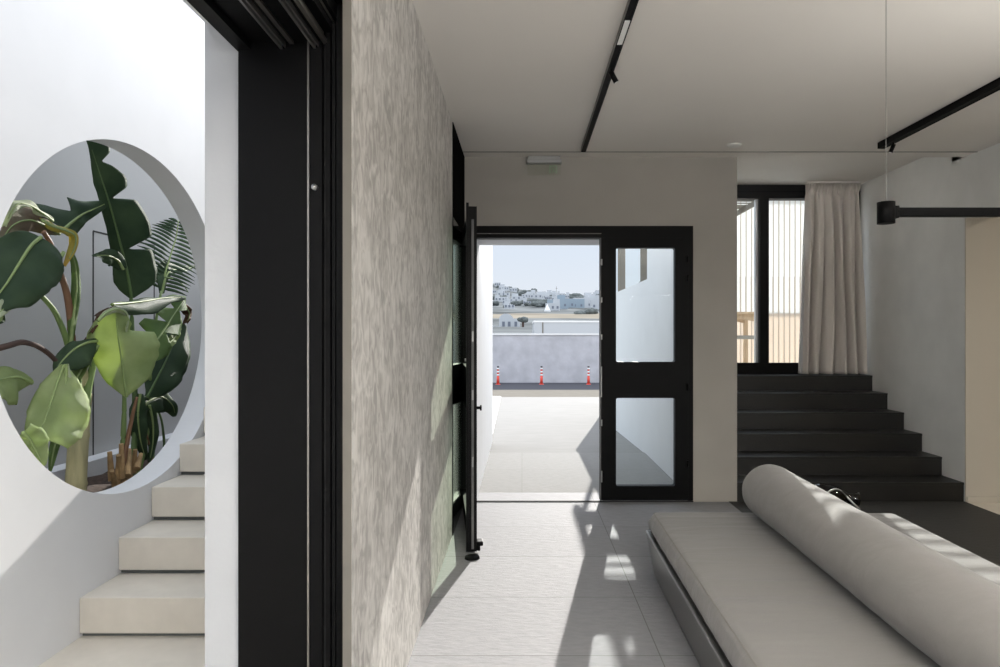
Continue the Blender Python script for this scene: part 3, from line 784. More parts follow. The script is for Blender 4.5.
# ------------------------------------------------------------------ plants
def blade(name, ctrl, width, m, parent, normal=(.75, -.6, .2), fold=.25, droop=.2, tears=(), prof=None, n=46, ribm=None, asym=(1, 1), curl=0, riblen=.93, tip=.7, seed=0, ripple=.02, profs=None):
    """one paddle-shaped leaf blade around a midrib path"""
    pts = smoothpath(ctrl, n); bm = bmesh.new(); uvl = bm.loops.layers.uv.new('UVMap')
    N0 = Vector(normal).normalized(); K = 6
    def wf(t):
        if prof:
            q = t * (len(prof) - 1); k = min(int(q), len(prof) - 2); return prof[k] + (prof[k + 1] - prof[k]) * (q - k)
        return (math.sin(PI * min(1, t ** tip)) ** .62) if 0 < t < 1 else .02
    side_rows = {}
    for side in (-1, 1):
        rows = []
        for i, p in enumerate(pts):
            t = i / n
            T = (pts[min(i + 1, n)] - pts[max(i - 1, 0)]).normalized()
            lat = T.cross(N0).normalized(); nn = lat.cross(T).normalized()
            row = []
            w = width * max(.02, wf(t)) * asym[0 if side < 0 else 1]
            if profs:
                pr = profs[0 if side < 0 else 1]; q_ = t * (len(pr) - 1); k_ = min(int(q_), len(pr) - 2)
                w = width * (pr[k_] + (pr[k_ + 1] - pr[k_]) * (q_ - k_))
            jag = 1 + .05 * noise.noise(Vector((t * 14, side * 3, seed)))
            for k in range(K + 1):
                s = k / K
                a = fold + droop * s + curl * s * s
                # arc outwards
                d = lat * side * math.cos(a * s) - nn * math.sin(a * s)
                q = p + d * (w * jag * s) + nn * (ripple * s * math.sin(t * 17 + side + seed)) + T * ((.10 if not profs else .04) * w * s * s)
                row.append(q)
            rows.append(row)
        side_rows[side] = rows
    for side in (-1, 1):
        rows = side_rows[side]
        cuts = sorted([c for c in tears if c[0] == side], key=lambda c: c[1])
        def torn(i):
            for c in cuts:
                if i == int(c[1] * n): return c
            return None
        # each segment between rings; at a tear both lips are separate vertices pulled apart
        vr = None
        low = [bm.verts.new(q) for q in rows[0]]
        for i in range(n):
            c = torn(i + 1)
            hi = [bm.verts.new(q) for q in rows[i + 1]]
            if c:
                Tn = (rows[i + 1][0] - rows[i][0]).normalized(); depth = c[2]; gap = c[3]
                for k, v in enumerate(hi):
                    s = k / K
                    if s > 1 - depth: v.co -= Tn * gap * (s - 1 + depth) / depth
            for k in range(K):
                f = bm.faces.new((low[k], low[k + 1], hi[k + 1], hi[k]) if side > 0 else (low[k + 1], low[k], hi[k], hi[k + 1]))
                uvs = [(i / n, k / K), (i / n, (k + 1) / K), ((i + 1) / n, (k + 1) / K), ((i + 1) / n, k / K)]
                if side < 0: uvs = [uvs[1], uvs[0], uvs[3], uvs[2]]
                for l, uv in zip(f.loops, uvs): l[uvl].uv = uv
                f.smooth = True
            if c:
                lowv = [bm.verts.new(q) for q in rows[i + 1]]
                for k, v in enumerate(lowv):
                    s = k / K
                    if s > 1 - depth: v.co += Tn * gap * (s - 1 + depth) / depth
                low = lowv
            else: low = hi
    bmesh.ops.remove_doubles(bm, verts=bm.verts, dist=.0004)
    o = put(name, bm, m, parent)
    sm = o.modifiers.new('thick', 'SOLIDIFY'); sm.thickness = .0016; sm.offset = 0
    bm = bmesh.new(); q = pts[:int(len(pts) * riblen)]
    off = [p + Vector(N0) * .003 for p in q]
    tube(bm, off, [.009 * (1 - .8 * i / len(q)) for i in range(len(q))], 8)
    put('midrib', bm, ribm or M['rib'], o, True)
    return o

def stalk(name, ctrl, r0, r1, m, parent, n=24):
    bm = bmesh.new(); p = smoothpath(ctrl, n)
    tube(bm, p, [r0 + (r1 - r0) * i / n for i in range(n + 1)], 12)
    return put(name, bm, m, parent, True)

def P(X, *pp): return [atX(x, y, X if len(r) == 0 else r[0]) for x, y, *r in pp]

NC = (.60, -.80, .05)          # a blade seen face on from the lounge
def zp(X, x, y):               # coordinates measured on an enlarged crop of the oval
    return atX(x / 1.754, 120 + y / 1.754, X)
def leaf(X, mid, right, left, m, parent, normal=NC, fold=.05, droop=.25, ribm=None, ripple=.012, seed=0, n=54, curl=0):
    ctrl = [zp(q[2] if len(q) > 2 else X, q[0], q[1]) for q in mid]
    k = 1.1 * (sum(c.y for c in ctrl) / len(ctrl)) / F / 1.754
    return blade('leaf', ctrl, k, m, parent, normal=normal, fold=fold, droop=droop, profs=(left, right), ribm=ribm, ripple=ripple, seed=seed, n=n, curl=curl)

# banana plant at the left of the oval
banana = thing('banana_plant', 'banana plant with a thick pale trunk at the left of the oval opening', 'plant', (0, 0, 0))
X = -2.42
bm = bmesh.new()
tp = smoothpath([zp(X, *q) for q in ((132, 668), (134, 620), (138, 560), (142, 510), (146, 470), (140, 430), (128, 395))], 48)
tube(bm, tp, [.052 - .0002 * i + (.004 if i % 12 == 5 else 0) if i < 28 else .046 - .0016 * (i - 28) for i in range(49)], 20)
put('trunk', bm, M['trunk'], banana, True)
def st(name, r0, r1, m, parent, X_, *pp): return stalk(name, [zp(q[2] if len(q) > 2 else X_, q[0], q[1]) for q in pp], r0, r1, m, parent)
st('leaf_sheath', .026, .014, M['stalkgreen'], banana, X + .03, (150, 520), (152, 480), (162, 435), (172, 400))
st('leaf_sheath', .022, .016, M['stalkgreen'], banana, X + .03, (134, 500), (136, 460), (128, 420), (122, 395))
st('leaf_stalk', .020, .011, M['stalkred'], banana, X, (126, 400), (124, 350), (116, 300), (103, 262), (90, 220), (76, 196))
st('leaf_stalk', .016, .010, M['stalkgreen'], banana, X, (122, 405), (112, 372), (95, 335), (72, 308), (56, 295))
st('leaf_stalk', .011, .015, M['stalkdry'], banana, X + .08, (104, 430), (88, 412), (68, 398), (52, 392), (36, 390), (14, 396), (-10, 402))
st('leaf_stalk', .012, .008, M['stalkdry'], banana, X + .03, (150, 388), (162, 372), (172, 352), (180, 344))
leaf(X + .02, [(124, 395), (128, 350), (134, 300), (132, 255), (122, 222)], [4, 8, 10, 9, 6, 2], [4, 10, 12, 10, 8, 2], M['leafmid'], banana, fold=.4, droop=.5)
# hanging leaf at the left, dark upper face and pale underside edge
leaf(X + .14, [(72, 206), (54, 222), (34, 252), (14, 284), (-6, 312), (-24, 350)], [40, 56, 52, 46, 40, 26, 6], [42, 58, 60, 56, 44, 26, 6], M['leafdark'], banana, normal=(.55, -.70, .45), droop=.35)
leaf(X + .17, [(112, 232), (92, 262), (66, 286), (38, 308), (8, 330), (-16, 350)], [3, 9, 13, 14, 13, 8], [3, 7, 8, 9, 8, 5], M['leafpale'], banana, normal=(.5, -.8, -.2))
# blunt dark leaf above, tip pointing right
leaf(X + .0, [(112, 192), (128, 178), (146, 165), (170, 154), (196, 142)], [14, 16, 14, 12, 10, 7, 1], [66, 58, 52, 14, 36, 22, 8, 1], M['leafdark'], banana)
# pinkish folded leaf at the edge of the oval with a pale upper rim
leaf(X - .10, [(104, 200), (84, 188), (54, 176), (24, 184), (0, 214)], [4, 12, 20, 26, 22, 8], [6, 14, 22, 22, 18, 10], M['leafpink'], banana, normal=(.6, -.78, -.1), droop=.4)
leaf(X + .06, [(92, 178), (74, 164), (50, 150), (28, 150), (8, 186)], [4, 12, 14, 14, 12, 4], [2, 5, 6, 6, 5, 2], M['leafpale'], banana, normal=(.5, -.75, .4))
leaf(X + .15, [(74, 176), (92, 186), (116, 194), (132, 204), (130, 226), (114, 256)], [3, 6, 9, 9, 14, 12, 3], [4, 7, 8, 8, 6, 5, 2], M['leafyellow'], banana, fold=.3, droop=.6)
# arching dark leaf over the trunk
leaf(X + .10, [(170, 388), (150, 392), (128, 404), (108, 424), (98, 440)], [4, 10, 14, 14, 10, 3], [4, 22, 36, 30, 14, 4], M['leafdark'], banana, normal=(.6, -.72, .35))
leaf(X + .11, [(172, 396), (158, 412), (144, 436), (130, 462), (122, 486)], [3, 7, 9, 8, 5, 1], [3, 6, 7, 7, 4, 1], M['leafmid'], banana)
# big light leaf with its rolled pale edge
leaf(X + .22, [(112, 430), (102, 456), (92, 488), (80, 524), (66, 558)], [4, 14, 22, 26, 28, 24, 16], [8, 30, 48, 58, 62, 58, 46], M['leaflight'], banana, droop=.25, ribm=M['rib'])
leaf(X + .24, [(116, 428), (116, 458), (108, 496), (94, 532), (84, 558)], [2, 5, 8, 8, 5, 1], [3, 9, 13, 12, 8, 2], M['leafpale'], banana, normal=(.4, -.9, 0), fold=.3, droop=.3)
leaf(X + .04, [(56, 462), (36, 452), (16, 452), (-6, 458), (-30, 470)], [3, 14, 22, 28, 26, 20], [4, 30, 44, 44, 36, 20], M['leaflight'], banana, normal=(.58, -.76, .3))
leaf(X + .26, [(40, 548), (52, 560), (62, 580), (76, 608)], [12, 14, 12, 8, 2], [16, 22, 24, 18, 4], M['leaflight'], banana)
leaf(X + .04, [(112, 500), (104, 540), (94, 580), (88, 616)], [3, 6, 7, 6, 2], [3, 7, 8, 6, 2], M['leafmid'], banana)
leaf(X + .02, [(4, 340), (0, 352), (-12, 352)], [3, 6, 5, 2], [3, 6, 5, 2], M['leafdark'], banana)

# bird of paradise plant at the right of the oval
bop = thing('bird_of_paradise_plant', 'leafy plant with tall torn paddle leaves at the right of the oval opening', 'plant', (0, 0, 0))
X = -2.38
rs = random.Random(3)
for i, (px, py, h) in enumerate(((196, 632, 50), (206, 640, 44), (214, 628, 60), (224, 624, 46), (234, 618, 40), (203, 645, 30), (220, 640, 34), (240, 612, 26), (211, 640, 52), (229, 630, 30))):
    a_ = [zp(X + .025 * (i % 4), px, py), zp(X + .03 * (i % 3), px + rs.uniform(-8, 10), py - h)]
    bm = bmesh.new(); tube(bm, a_, [.019, .012], 10); put('cut_stalk', bm, M['stump'], bop, False)
st('leaf_stalk', .019, .010, M['stalkgreen'], bop, X, (216, 640), (216, 570), (218, 510), (218, 470))
st('leaf_stalk', .018, .009, M['stalkgreen'], bop, X - .06, (240, 630), (256, 560), (262, 500), (264, 440))
st('leaf_stalk', .020, .011, M['ribdark'], bop, X - .08, (228, 636), (236, 560), (236, 450), (232, 370), (230, 305))
st('leaf_stalk', .013, .008, M['stalkgreen'], bop, X - .12, (264, 620), (272, 540), (274, 450), (272, 370), (283, 300))
st('leaf_stalk', .016, .008, M['stalkred'], bop, X + .02, (214, 620), (222, 570), (232, 520), (240, 486))
st('leaf_stalk', .010, .006, M['stalkred'], bop, X - .05, (262, 630), (266, 590), (256, 550), (248, 516))
st('leaf_stalk', .010, .006, M['ribdark'], bop, X - .12, (286, 610), (288, 570), (284, 530), (276, 505))
# tall dark leaf reaching the top of the oval
leaf(X - .02, [(231, 312), (222, 262), (208, 205), (190, 140), (172, 85), (155, 34)],
     [4, 26, 42, 46, 48, 48, 47, 46, 8, 52, 53, 52, 50, 46, 42, 6, 34, 36, 34, 28, 20, 8, 24, 27, 26, 20], [4, 16, 22, 22, 18, 16, 15, 14, 14, 14, 13, 12, 12, 10, 8, 6, 4, 3], M['leafdark'], bop, droop=.18, n=96, ribm=M['ribdark'])
leaf(X + .02, [(216, 262), (206, 246), (188, 238), (164, 238)], [6, 12, 14, 8, 1], [6, 14, 16, 9, 1], M['leafdark'], bop)
# feathery shredded leaf
fc = [zp(X - .14, *q) for q in ((283, 306), (289, 272), (299, 238), (309, 205), (313, 176))]; fp = smoothpath(fc, 40)
for i in range(3, 40, 2):
    t = i / 40; p = fp[i]; T = (fp[i] - fp[i - 1]).normalized(); N0 = Vector(NC); lat = T.cross(N0).normalized()
    for side in (-1, 1):
        L_ = (.26 if side < 0 else .19) * (math.sin(PI * (.22 + .74 * t)) ** .7) * (1 + .15 * noise.noise(Vector((i * 1.7, side, 5))))
        d = (lat * side * .9 + T * (.42 if side < 0 else .12)).normalized()
        bm = bmesh.new(); q = [p + d * L_ * u + Vector((0, 0, -.05 * u * u * L_ / .2)) for u in (0, .25, .5, .75, 1)]
        wd = [.004, .0115, .011, .0075, .0008]
        a_ = [bm.verts.new(v + T * w_) for v, w_ in zip(q, wd)]; b_ = [bm.verts.new(v - T * w_) for v, w_ in zip(q, wd)]
        for k in range(4): bm.faces.new((a_[k], a_[k + 1], b_[k + 1], b_[k]))
        o = put('leaflet', bm, M['leafdark'], bop, True); sm = o.modifiers.new('thick', 'SOLIDIFY'); sm.thickness = .0015
leaf(X - .13, [(284, 304), (290, 278), (300, 264), (322, 262), (346, 256)], [3, 5, 6, 5, 1], [3, 14, 20, 8, 1], M['leafdark'], bop)
stalk('midrib', fc, .007, .003, M['rib'], bop)
# dark leaf lying across above the light ones
leaf(X + .08, [(196, 324), (222, 322), (256, 318), (292, 312), (326, 312)], [4, 14, 22, 20, 10, 2], [2, 6, 9, 8, 5, 1], M['leafdark'], bop, normal=(.55, -.75, .35), droop=.4)
leaf(X + .02, [(312, 318), (324, 326), (332, 340), (328, 356)], [3, 8, 10, 4], [3, 6, 7, 2], M['leafdry'], bop, ripple=.03, droop=.6)
leaf(X + .04, [(206, 326), (192, 334), (176, 344), (160, 372)], [3, 6, 7, 2], [3, 7, 8, 3], M['leafdry'], bop, ripple=.03, droop=.6)
# bright leaf facing the light in front
leaf(X + .14, [(222, 486), (217, 450), (212, 412), (206, 374), (202, 336)],
     [2, 22, 38, 46, 52, 57, 60, 58, 56, 18, 22, 18, 8], [2, 14, 24, 30, 34, 38, 42, 44, 42, 36, 26, 12], M['leaflight'], bop, droop=.2, seed=4)
leaf(X + .18, [(172, 352), (186, 338), (206, 332), (222, 342), (222, 372)], [2, 6, 9, 9, 7, 2], [2, 5, 6, 6, 5, 1], M['leafpale'], bop, fold=.5, droop=.5)
# split light leaf at the right
leaf(X + .06, [(252, 424), (272, 392), (292, 362), (310, 334), (326, 310)],
     [3, 16, 22, 26, 24, 4, 24, 22, 18, 4, 14, 8, 2], [3, 18, 26, 30, 4, 34, 34, 4, 34, 30, 4, 26, 18, 3], M['leafmid'], bop, droop=.15, n=80)
leaf(X + .09, [(290, 398), (304, 384), (318, 366)], [3, 7, 8, 5, 1], [3, 7, 8, 5, 1], M['leaflight'], bop)
# big dark leaf low right
leaf(X - .03, [(258, 486), (274, 456), (292, 420), (306, 388), (318, 356)], [4, 24, 36, 38, 34, 26, 8], [4, 12, 18, 20, 20, 16, 5], M['leafdark'], bop, seed=8, ribm=M['ribdark'])
leaf(X - .05, [(246, 508), (264, 492), (284, 486), (302, 500), (308, 520)], [4, 18, 26, 24, 16, 4], [3, 12, 14, 12, 8, 2], M['leafdark'], bop, normal=(.58, -.74, .3))
leaf(X - .05, [(246, 480), (242, 516), (246, 560), (256, 596)], [5, 12, 13, 9, 3], [5, 13, 14, 9, 3], M['leafdark'], bop)
leaf(X - .03, [(262, 500), (268, 530), (268, 566), (262, 600)], [4, 8, 8, 6, 2], [4, 8, 9, 6, 2], M['leafdark'], bop)
st('leaf_stalk', .006, .003, M['stalkgreen'], bop, X - .1, (290, 276), (308, 280), (322, 290), (330, 302))

# ------------------------------------------------------------------ outside the entrance
struct('floor_porch', -.50, 1.36, Yb + .013, 7.32, -.2, -.001, M['extfloor'], 'pale stone paving outside the entrance')
bm = bmesh.new()
A = [(-2.2, 7.32, -.012), (3.2, 7.32, -.012), (3.2, 17, -.318), (-2.2, 17, -.318)]
t_ = [bm.verts.new(v) for v in A]; b_ = [bm.verts.new((x, y, -1.2)) for x, y, z in A]
for i in range(4): bm.faces.new((t_[i], b_[i], b_[(i + 1) % 4], t_[(i + 1) % 4]))
bm.faces.new(t_); bmesh.ops.recalc_face_normals(bm, faces=bm.faces)
tag(put('floor_ramp', bm, M['ramp']), 'pale concrete ramp running down to the road', kind='structure')
bm = bmesh.new()
A = [(-12, 17, -.322), (16, 17, -.322), (16, 20.2, -.40), (-12, 20.2, -.40)]
t_ = [bm.verts.new(v) for v in A]; b_ = [bm.verts.new((x, y, -1.2)) for x, y, z in A]
for i in range(4): bm.faces.new((t_[i], b_[i], b_[(i + 1) % 4], t_[(i + 1) % 4]))
bm.faces.new(t_); bmesh.ops.recalc_face_normals(bm, faces=bm.faces)
tag(put('trim_6', bm, M['kerb']), 'grey brown concrete verge between ramp and road', kind='structure')
struct('road', -30, 30, 20.2, 23.6, -1.2, -.44, M['asphalt'], 'dark asphalt road in front of the long wall')
struct('wall_road', -14, 16, 23.6, 23.95, -1.2, 1.262, M['roadwall'], 'long grey rendered wall behind the bollards')
struct('trim_7', -14, 16, 23.57, 23.98, 1.262, 1.325, M['white2'], 'white coping on the long road wall')
struct('ground', -160, 160, -60, 60, -1.4, -1.21, M['earth'])
# porch walls
bm = bmesh.new()
bx(bm, -.889, -.478, Yb + .32, 8.08, -.3, 2.9)
tag(put('wall_porch_left', bm, M['white']), 'white rendered porch wall left of the entrance', kind='structure')
bm = bmesh.new()
bx(bm, 1.36, 1.44, Yb + .32, 7.18, -.3, 2.62)
bx(bm, 1.36, 1.50, 7.18, 11.6, -.6, 1.91)
tag(put('wall_porch_right', bm, M['white']), 'white rendered porch wall right of the entrance with a lower parapet beyond', kind='structure')
# outer white reveal around the doors
bm = bmesh.new()
bx(bm, DX0, DX1, Yb + .3205, Yb + .40, 2.062, 2.9); bx(bm, DX0, DX1, Yb + .072, Yb + .3205, 2.062, 2.158); bx(bm, -.478, -.36, Yb + .09, 8.08, -.001, 2.9)
tag(put('wall_porch_lintel', bm, M['white']), 'white rendered lintel and side reveal outside the entrance', kind='structure')
# kerb along the ramp at left
bm = bmesh.new()
A = [(-.9, 8.08), (-.385, 8.08), (-.54, 17), (-.9, 17)]
def gz(y): return -.012 - (y - 7.32) / 9.68 * .306
t_ = [bm.verts.new((x, y, gz(y) + .02)) for x, y in A]; b_ = [bm.verts.new((x, y, -.8)) for x, y in A]
for i in range(4): bm.faces.new((t_[i], b_[i], b_[(i + 1) % 4], t_[(i + 1) % 4]))
bm.faces.new(t_); bmesh.ops.recalc_face_normals(bm, faces=bm.faces)
tag(put('trim_8', bm, M['white2']), 'low white kerb along the left of the ramp', kind='structure')

# slim posts on the parapet, slatted canopy added over the terrace to bar the sunlight
for y, l in ((7.62, 'slim grey post on the porch parapet, nearer the white wall'), (9.25, 'slim grey post on the porch parapet, nearer the left edge of the glass pane')):
    t = thing('parapet_post', l, 'post', (1.407, y, 1.91))
    bm = bmesh.new(); bx(bm, -.0375, .0375, -.03, .03, .008, 1.5, .003); put('shaft', bm, M['kerb'], t)
    bm = bmesh.new(); bx(bm, -.047, .047, -.06, .06, .0005, .008); put('foot_plate', bm, M['kerb'], t)
o = thing('sunbar_canopy', 'slatted grey canopy over the terrace behind the landing window', 'sunbar_canopy', (2.85, 10.2, LZ - .01))
bm = bmesh.new(); bx(bm, -1.13, -1.09, -2.0, 2.0, 2.52, 2.60)
put('beam', bm, M['kerb'], o)
box('beam', .95, .99, -2.0, 2.0, 2.52, 2.60, M['kerb'], o)
for x in (-1.13, .95):
    for y in (-1.7, 1.6): box('post', x, x + .04, y, y + .06, 0.0005 if y < 0 else .54 - LZ + .0105, 2.52, M['kerb'], o)
for k in range(17):
    yy = -1.8825 + k * .18
    box('slat', -1.13, 1.03, yy - .006, yy + .051, 2.60, 2.606, M['kerb'], o)
box('slat', -1.13, 1.03, 1.04, 1.34, 2.60, 2.612, M['kerb'], o)  # wide boards added to close off the sun patches on the floor
box('slat', -1.13, 1.03, 1.63, 1.98, 2.60, 2.612, M['kerb'], o)
# terrace beyond the landing window
struct('floor_terrace', 1.90, 9.0, 6.97, 9.5, -.6, LZ - .01, M['terrace'], 'pale terrace beyond the landing window')
struct('floor_garden', 1.90, 9.0, 9.5, 14.6, -.6, .54, M['terrace'], 'lower paved garden in front of the slatted screen')
# slatted screen
def screen():
    o = thing('slatted_screen', 'tall screen of pale vertical slats beyond the landing window', 'screen', (5.0, 13.6, .54))
    zmid = CH + (YV - 313.5) * 13.6 / F - .54; zbr = CH + (YV - 277) * 13.6 / F - .54
    top = 3.57
    x = -1.05; k = 0
    n = 0
    while x < 1.8 and n < 98:
        w = .096
        # upper slat
        box('slat', x, x + w, -.015, .002, zbr, top, M['slatwhite'], o)
        x += .112; n += 1
    x = -1.05
    bm = bmesh.new(); bm2 = bmesh.new()
    while x < 1.8:
        bx(bm, x + .0, x + .093, .0, .02, zmid, zbr)
        bx(bm2, x, x + .098, -.01, .01, .0, zmid)
        x += .112
    put('slat_panel_middle', bm, M['slatwhite'], o); k = put('slat_panel_lower', bm2, M['slatwood'], o); k['label'] = 'warm wooden lower part of the screen'
    b = bmesh.new(); 
    bx(b, -1.1, 1.85, .031, .07, 0, .08); bx(b, -1.1, 1.85, .031, .07, zmid - .04, zmid + .02); bx(b, -1.1, 1.85, .031, .07, top - .1, top)
    put('rail', b, M['slatdark'], o)
    x = -1.05; b = bmesh.new()
    while x < 1.8:
        bx(b, x + .099, x + .110, -.03, .03, 0, top); x += .112
    put('joint_strips', b, M['slatdark'], o)
screen()
# wooden table on the terrace
o = thing('wooden_table', 'pale wooden table with a curved apron on the terrace beyond the window', 'table', (2.65, 9.0, LZ - .01))
box('table_top', -.55, .55, -.35, .35, .68, .71, M['wood'], o, .004)
for sx in (-.5, .5):
    for sy in (-.3, .3): box('leg', sx - .028, sx + .028, sy - .028, sy + .028, 0, .68, M['wood'], o, .004)
bm = bmesh.new()
for sy in (-.3, .3):
    pr = [(-.47 + .94 * i / 24, .68 - .05 - .06 * (abs(2 * i / 24 - 1)) ** 2) for i in range(25)]
    f0 = [bm.verts.new((x, sy - .012, z)) for x, z in pr]; f1 = [bm.verts.new((x, sy + .012, z)) for x, z in pr]
    g0 = [bm.verts.new((x, sy - .012, .68)) for x, z in pr]; g1 = [bm.verts.new((x, sy + .012, .68)) for x, z in pr]
    for i in range(24):
        for q in ((f0[i], f0[i + 1], g0[i + 1], g0[i]), (f1[i + 1], f1[i], g1[i], g1[i + 1]), (f0[i + 1], f0[i], f1[i], f1[i + 1])): bm.faces.new(q)
put('apron', bm, M['wood'], o)
box('stretcher', -.47, .44, -.33, -.30, .35, .40, M['railmetal'], o, .006)

# ------------------------------------------------------------------ bollards by the road
def bollard(i, px, label):
    x = (px - XV) * 22.8 / F
    o = thing('traffic_bollard', label, 'bollard', (x, 22.8, -.44), group='orange and white bollards along the road wall')
    bm = bmesh.new(); tube(bm, [(0, 0, 0), (0, 0, .02)], [.085, .075], 20); put('base', bm, M['orange'], o)
    bm = bmesh.new(); tube(bm, [(0, 0, .02), (0, 0, .30)], [.052, .042], 16); put('post', bm, M['orange'], o, True)
    z = .30; c = ['reflect', 'orange', 'reflect', 'orange', 'reflect', 'bandblack']
    for q in range(6):
        bm = bmesh.new(); h = .055; r = .044 if q % 2 == 0 else .036
        tube(bm, [(0, 0, z), (0, 0, z + h)], r, 16); put('band', bm, M[c[q]], o, True); z += h
bollard(0, 498, 'orange and white bollard nearest the left porch wall')
bollard(1, 541.5, 'middle one of three orange and white bollards along the road wall')
bollard(2, 588.5, 'orange and white bollard nearest the closed door leaf')

# ------------------------------------------------------------------ far landscape
def ridge(x):
    k = [(-200, 286), (480, 282), (497, 283.5), (512, 287.5), (524, 290.5), (533, 290), (545, 294), (560, 294.5), (570, 295.5), (579, 297), (590, 295), (602, 294.5), (640, 300), (800, 304), (1300, 308)]
    for a, b in zip(k, k[1:]):
        if a[0] <= x <= b[0]: return a[1] + (b[1] - a[1]) * (x - a[0]) / (b[0] - a[0])
    return 300
def terr(X, Y):
    px = XV + F * X / Y; r = ridge(max(-200, min(1300, px)))
    k = [(60, 336), (150, 325), (215, 318), (330, 312), (400, 308), (640, r), (700, r + 1), (760, r + 3)]
    for a, b in zip(k, k[1:]):
        if Y <= b[0]:
            y = a[1] + (b[1] - a[1]) * (Y - a[0]) / (b[0] - a[0]); break
    return CH + (YV - y) * Y / F + (.6 + Y * .002) * noise.noise(Vector((X * .03, Y * .03, 0)))
bm = bmesh.new(); g = []; NY = 90; NX = 120
for j in range(NY):
    Y = 60 + (700 * (j / (NY - 1)) ** 1.1); row = []
    for i in range(NX):
        X_ = (-.6 + 1.6 * i / (NX - 1)) * Y
        row.append(bm.verts.new((X_, Y, terr(X_, Y) if j < NY - 1 else -20)))
    g.append(row)
for j in range(NY - 1):
    for i in range(NX - 1):
        f = bm.faces.new((g[j][i], g[j][i + 1], g[j + 1][i + 1], g[j + 1][i])); f.smooth = True
        f.material_index = 1 if 225 < g[j][i].co.y < 300 else 0
tag(put('ground_hills', bm, [M['hill'], M['field']]), 'hazy scrub covered hillside beyond the road', kind='structure')

def house_mesh(w, d, h, n, m, seed):
    rnd = random.Random(seed)
    bm = bmesh.new(); bx(bm, -w / 2, w / 2, 0, d, -6, h)
    bx(bm, -w / 2, -w / 2 + .25, 0, d, h, h + .35); bx(bm, w / 2 - .25, w / 2, 0, d, h, h + .35); bx(bm, -w / 2 + .25, w / 2 - .25, 0, .25, h, h + .35)
    if rnd.random() < .6:
        ww = w * .45; x0 = rnd.choice([-w / 2, w / 2 - ww]); bx(bm, x0, x0 + ww, d * .3, d, h, h + 2.6)
    k = len(bm.faces)
    for i in range(n):
        x = -w / 2 + w * (i + .5) / n
        bx(bm, x - .55, x + .55, -.06, .02, .9, 2.3)
    bm.faces.ensure_lookup_table()
    for f in bm.faces[k:]: f.material_index = 1
    return bm
OCC = []
def clear_spot(px, Y, r):
    for _ in range(400):
        X_ = (px - XV) * Y / F
        if all(math.hypot(X_ - a, Y - b) > r + c for a, b, c in OCC): break
        Y += 2.0
        if Y > 630: Y = 350; px += 1.3
    OCC.append(((px - XV) * Y / F, Y, r)); return px, Y
def house(px, Y, w, h, label, m='housewhite', n=3, seed=0, up=0):
    px, Y = clear_spot(px, Y, w * .72)
    X_ = (px - XV) * Y / F
    o = put('house', house_mesh(w, w * .7, h, n, m, seed), [M[m], M['windowdark']], None, False, (X_, Y - w * .35, terr(X_, Y) + up))
    return tag(o, label, 'house', 'white houses on the far hillside')
hs = [(498, 620, 9, 4), (505, 600, 12, 4), (513, 590, 11, 4.5), (504, 520, 16, 3.4), (500, 470, 12, 3.2), (511, 460, 16, 3.4), (494, 540, 7, 4), (519, 500, 18, 3.6), (526, 540, 12, 4),
      (531, 560, 13, 4.5), (536, 520, 16, 4), (541, 570, 12, 4), (545, 540, 10, 4.5), (552, 590, 14, 5), (556, 570, 12, 6), (561, 600, 12, 4), (566, 580, 9, 4), (555, 520, 10, 5), (560, 500, 13, 4), (572, 480, 18, 4), (580, 470, 18, 5), (588, 465, 16, 5), (595, 450, 14, 5), (601, 440, 14, 4)]
hs += [(558, 380, 14, 5.5), (566, 370, 12, 6), (574, 400, 14, 6.5), (583, 410, 14, 6), (592, 400, 14, 5.5), (599, 380, 12, 5.5), (553, 360, 9, 4.5)]
rh = random.Random(11)
hs = [(px, Y, w * (.62 if Y > 440 else .85), h * (.7 if Y > 440 else .8)) for px, Y, w, h in hs]
for k_ in range(18):
    hs.append((rh.uniform(493, 600), rh.uniform(380, 625), rh.uniform(4, 8), rh.uniform(2.0, 3.0)))
for i, (px, Y, w, h) in enumerate(hs):
    house(px + (i % 3 - 1) * .4, Y, w, h, {24: 'pale blue flat-roofed house on the far slope, leftmost of the blue ones', 25: 'pale blue flat-roofed house on the far slope, middle of the blue ones', 26: 'pale blue flat-roofed house on the far slope, rightmost of the blue ones'}.get(i, 'small white flat-roofed house scattered on the far hillside'), 'houseblue' if i in (25, 26, 24) else 'housewhite', 3, i)
# nearer villa at left
def tl(o, l, c='house'):
    o['label'] = l; o['group'] = 'buildings in the valley'; return o
X_ = (510.5 - XV) * 150 / F
o = thing('house', 'white villa with an arched upper window at the left of the valley', 'house', (X_, 150, CH + .4), group=None)
bm = bmesh.new(); bx(bm, -2.6, 2.1, 0, 4, -3, 2.9)
n_ = 16; a0 = [bm.verts.new((-1.0 + 1.6 * math.cos(PI * i / n_), -.0, 2.9 + 1.2 * math.sin(PI * i / n_))) for i in range(n_ + 1)]; a1 = [bm.verts.new((v.co.x, 4, v.co.z)) for v in a0]
for i in range(n_): bm.faces.new((a0[i], a0[i + 1], a1[i + 1], a1[i]))
bm.faces.new(a0); bm.faces.new(list(reversed(a1))); bmesh.ops.recalc_face_normals(bm, faces=bm.faces)
put('villa_walls', bm, M['housewhite'], o)
for x in (-1.6, -.3, 1.2): box('window', x - .3, x + .3, -.06, -.001, 1.2, 2.3, M['windowdark'], o)
box('wing', 2.1, 6.4, -.8, 3.5, -3, 1.0, M['houseblue'], o)
for x in (2.8, 3.8, 5.0): box('window', x - .35, x + .35, -.86, -.801, -.1, .6, M['windowdark'], o)
box('wing', -4.2, -2.6, -.6, 3.0, -3, 1.3, M['housewhite'], o)
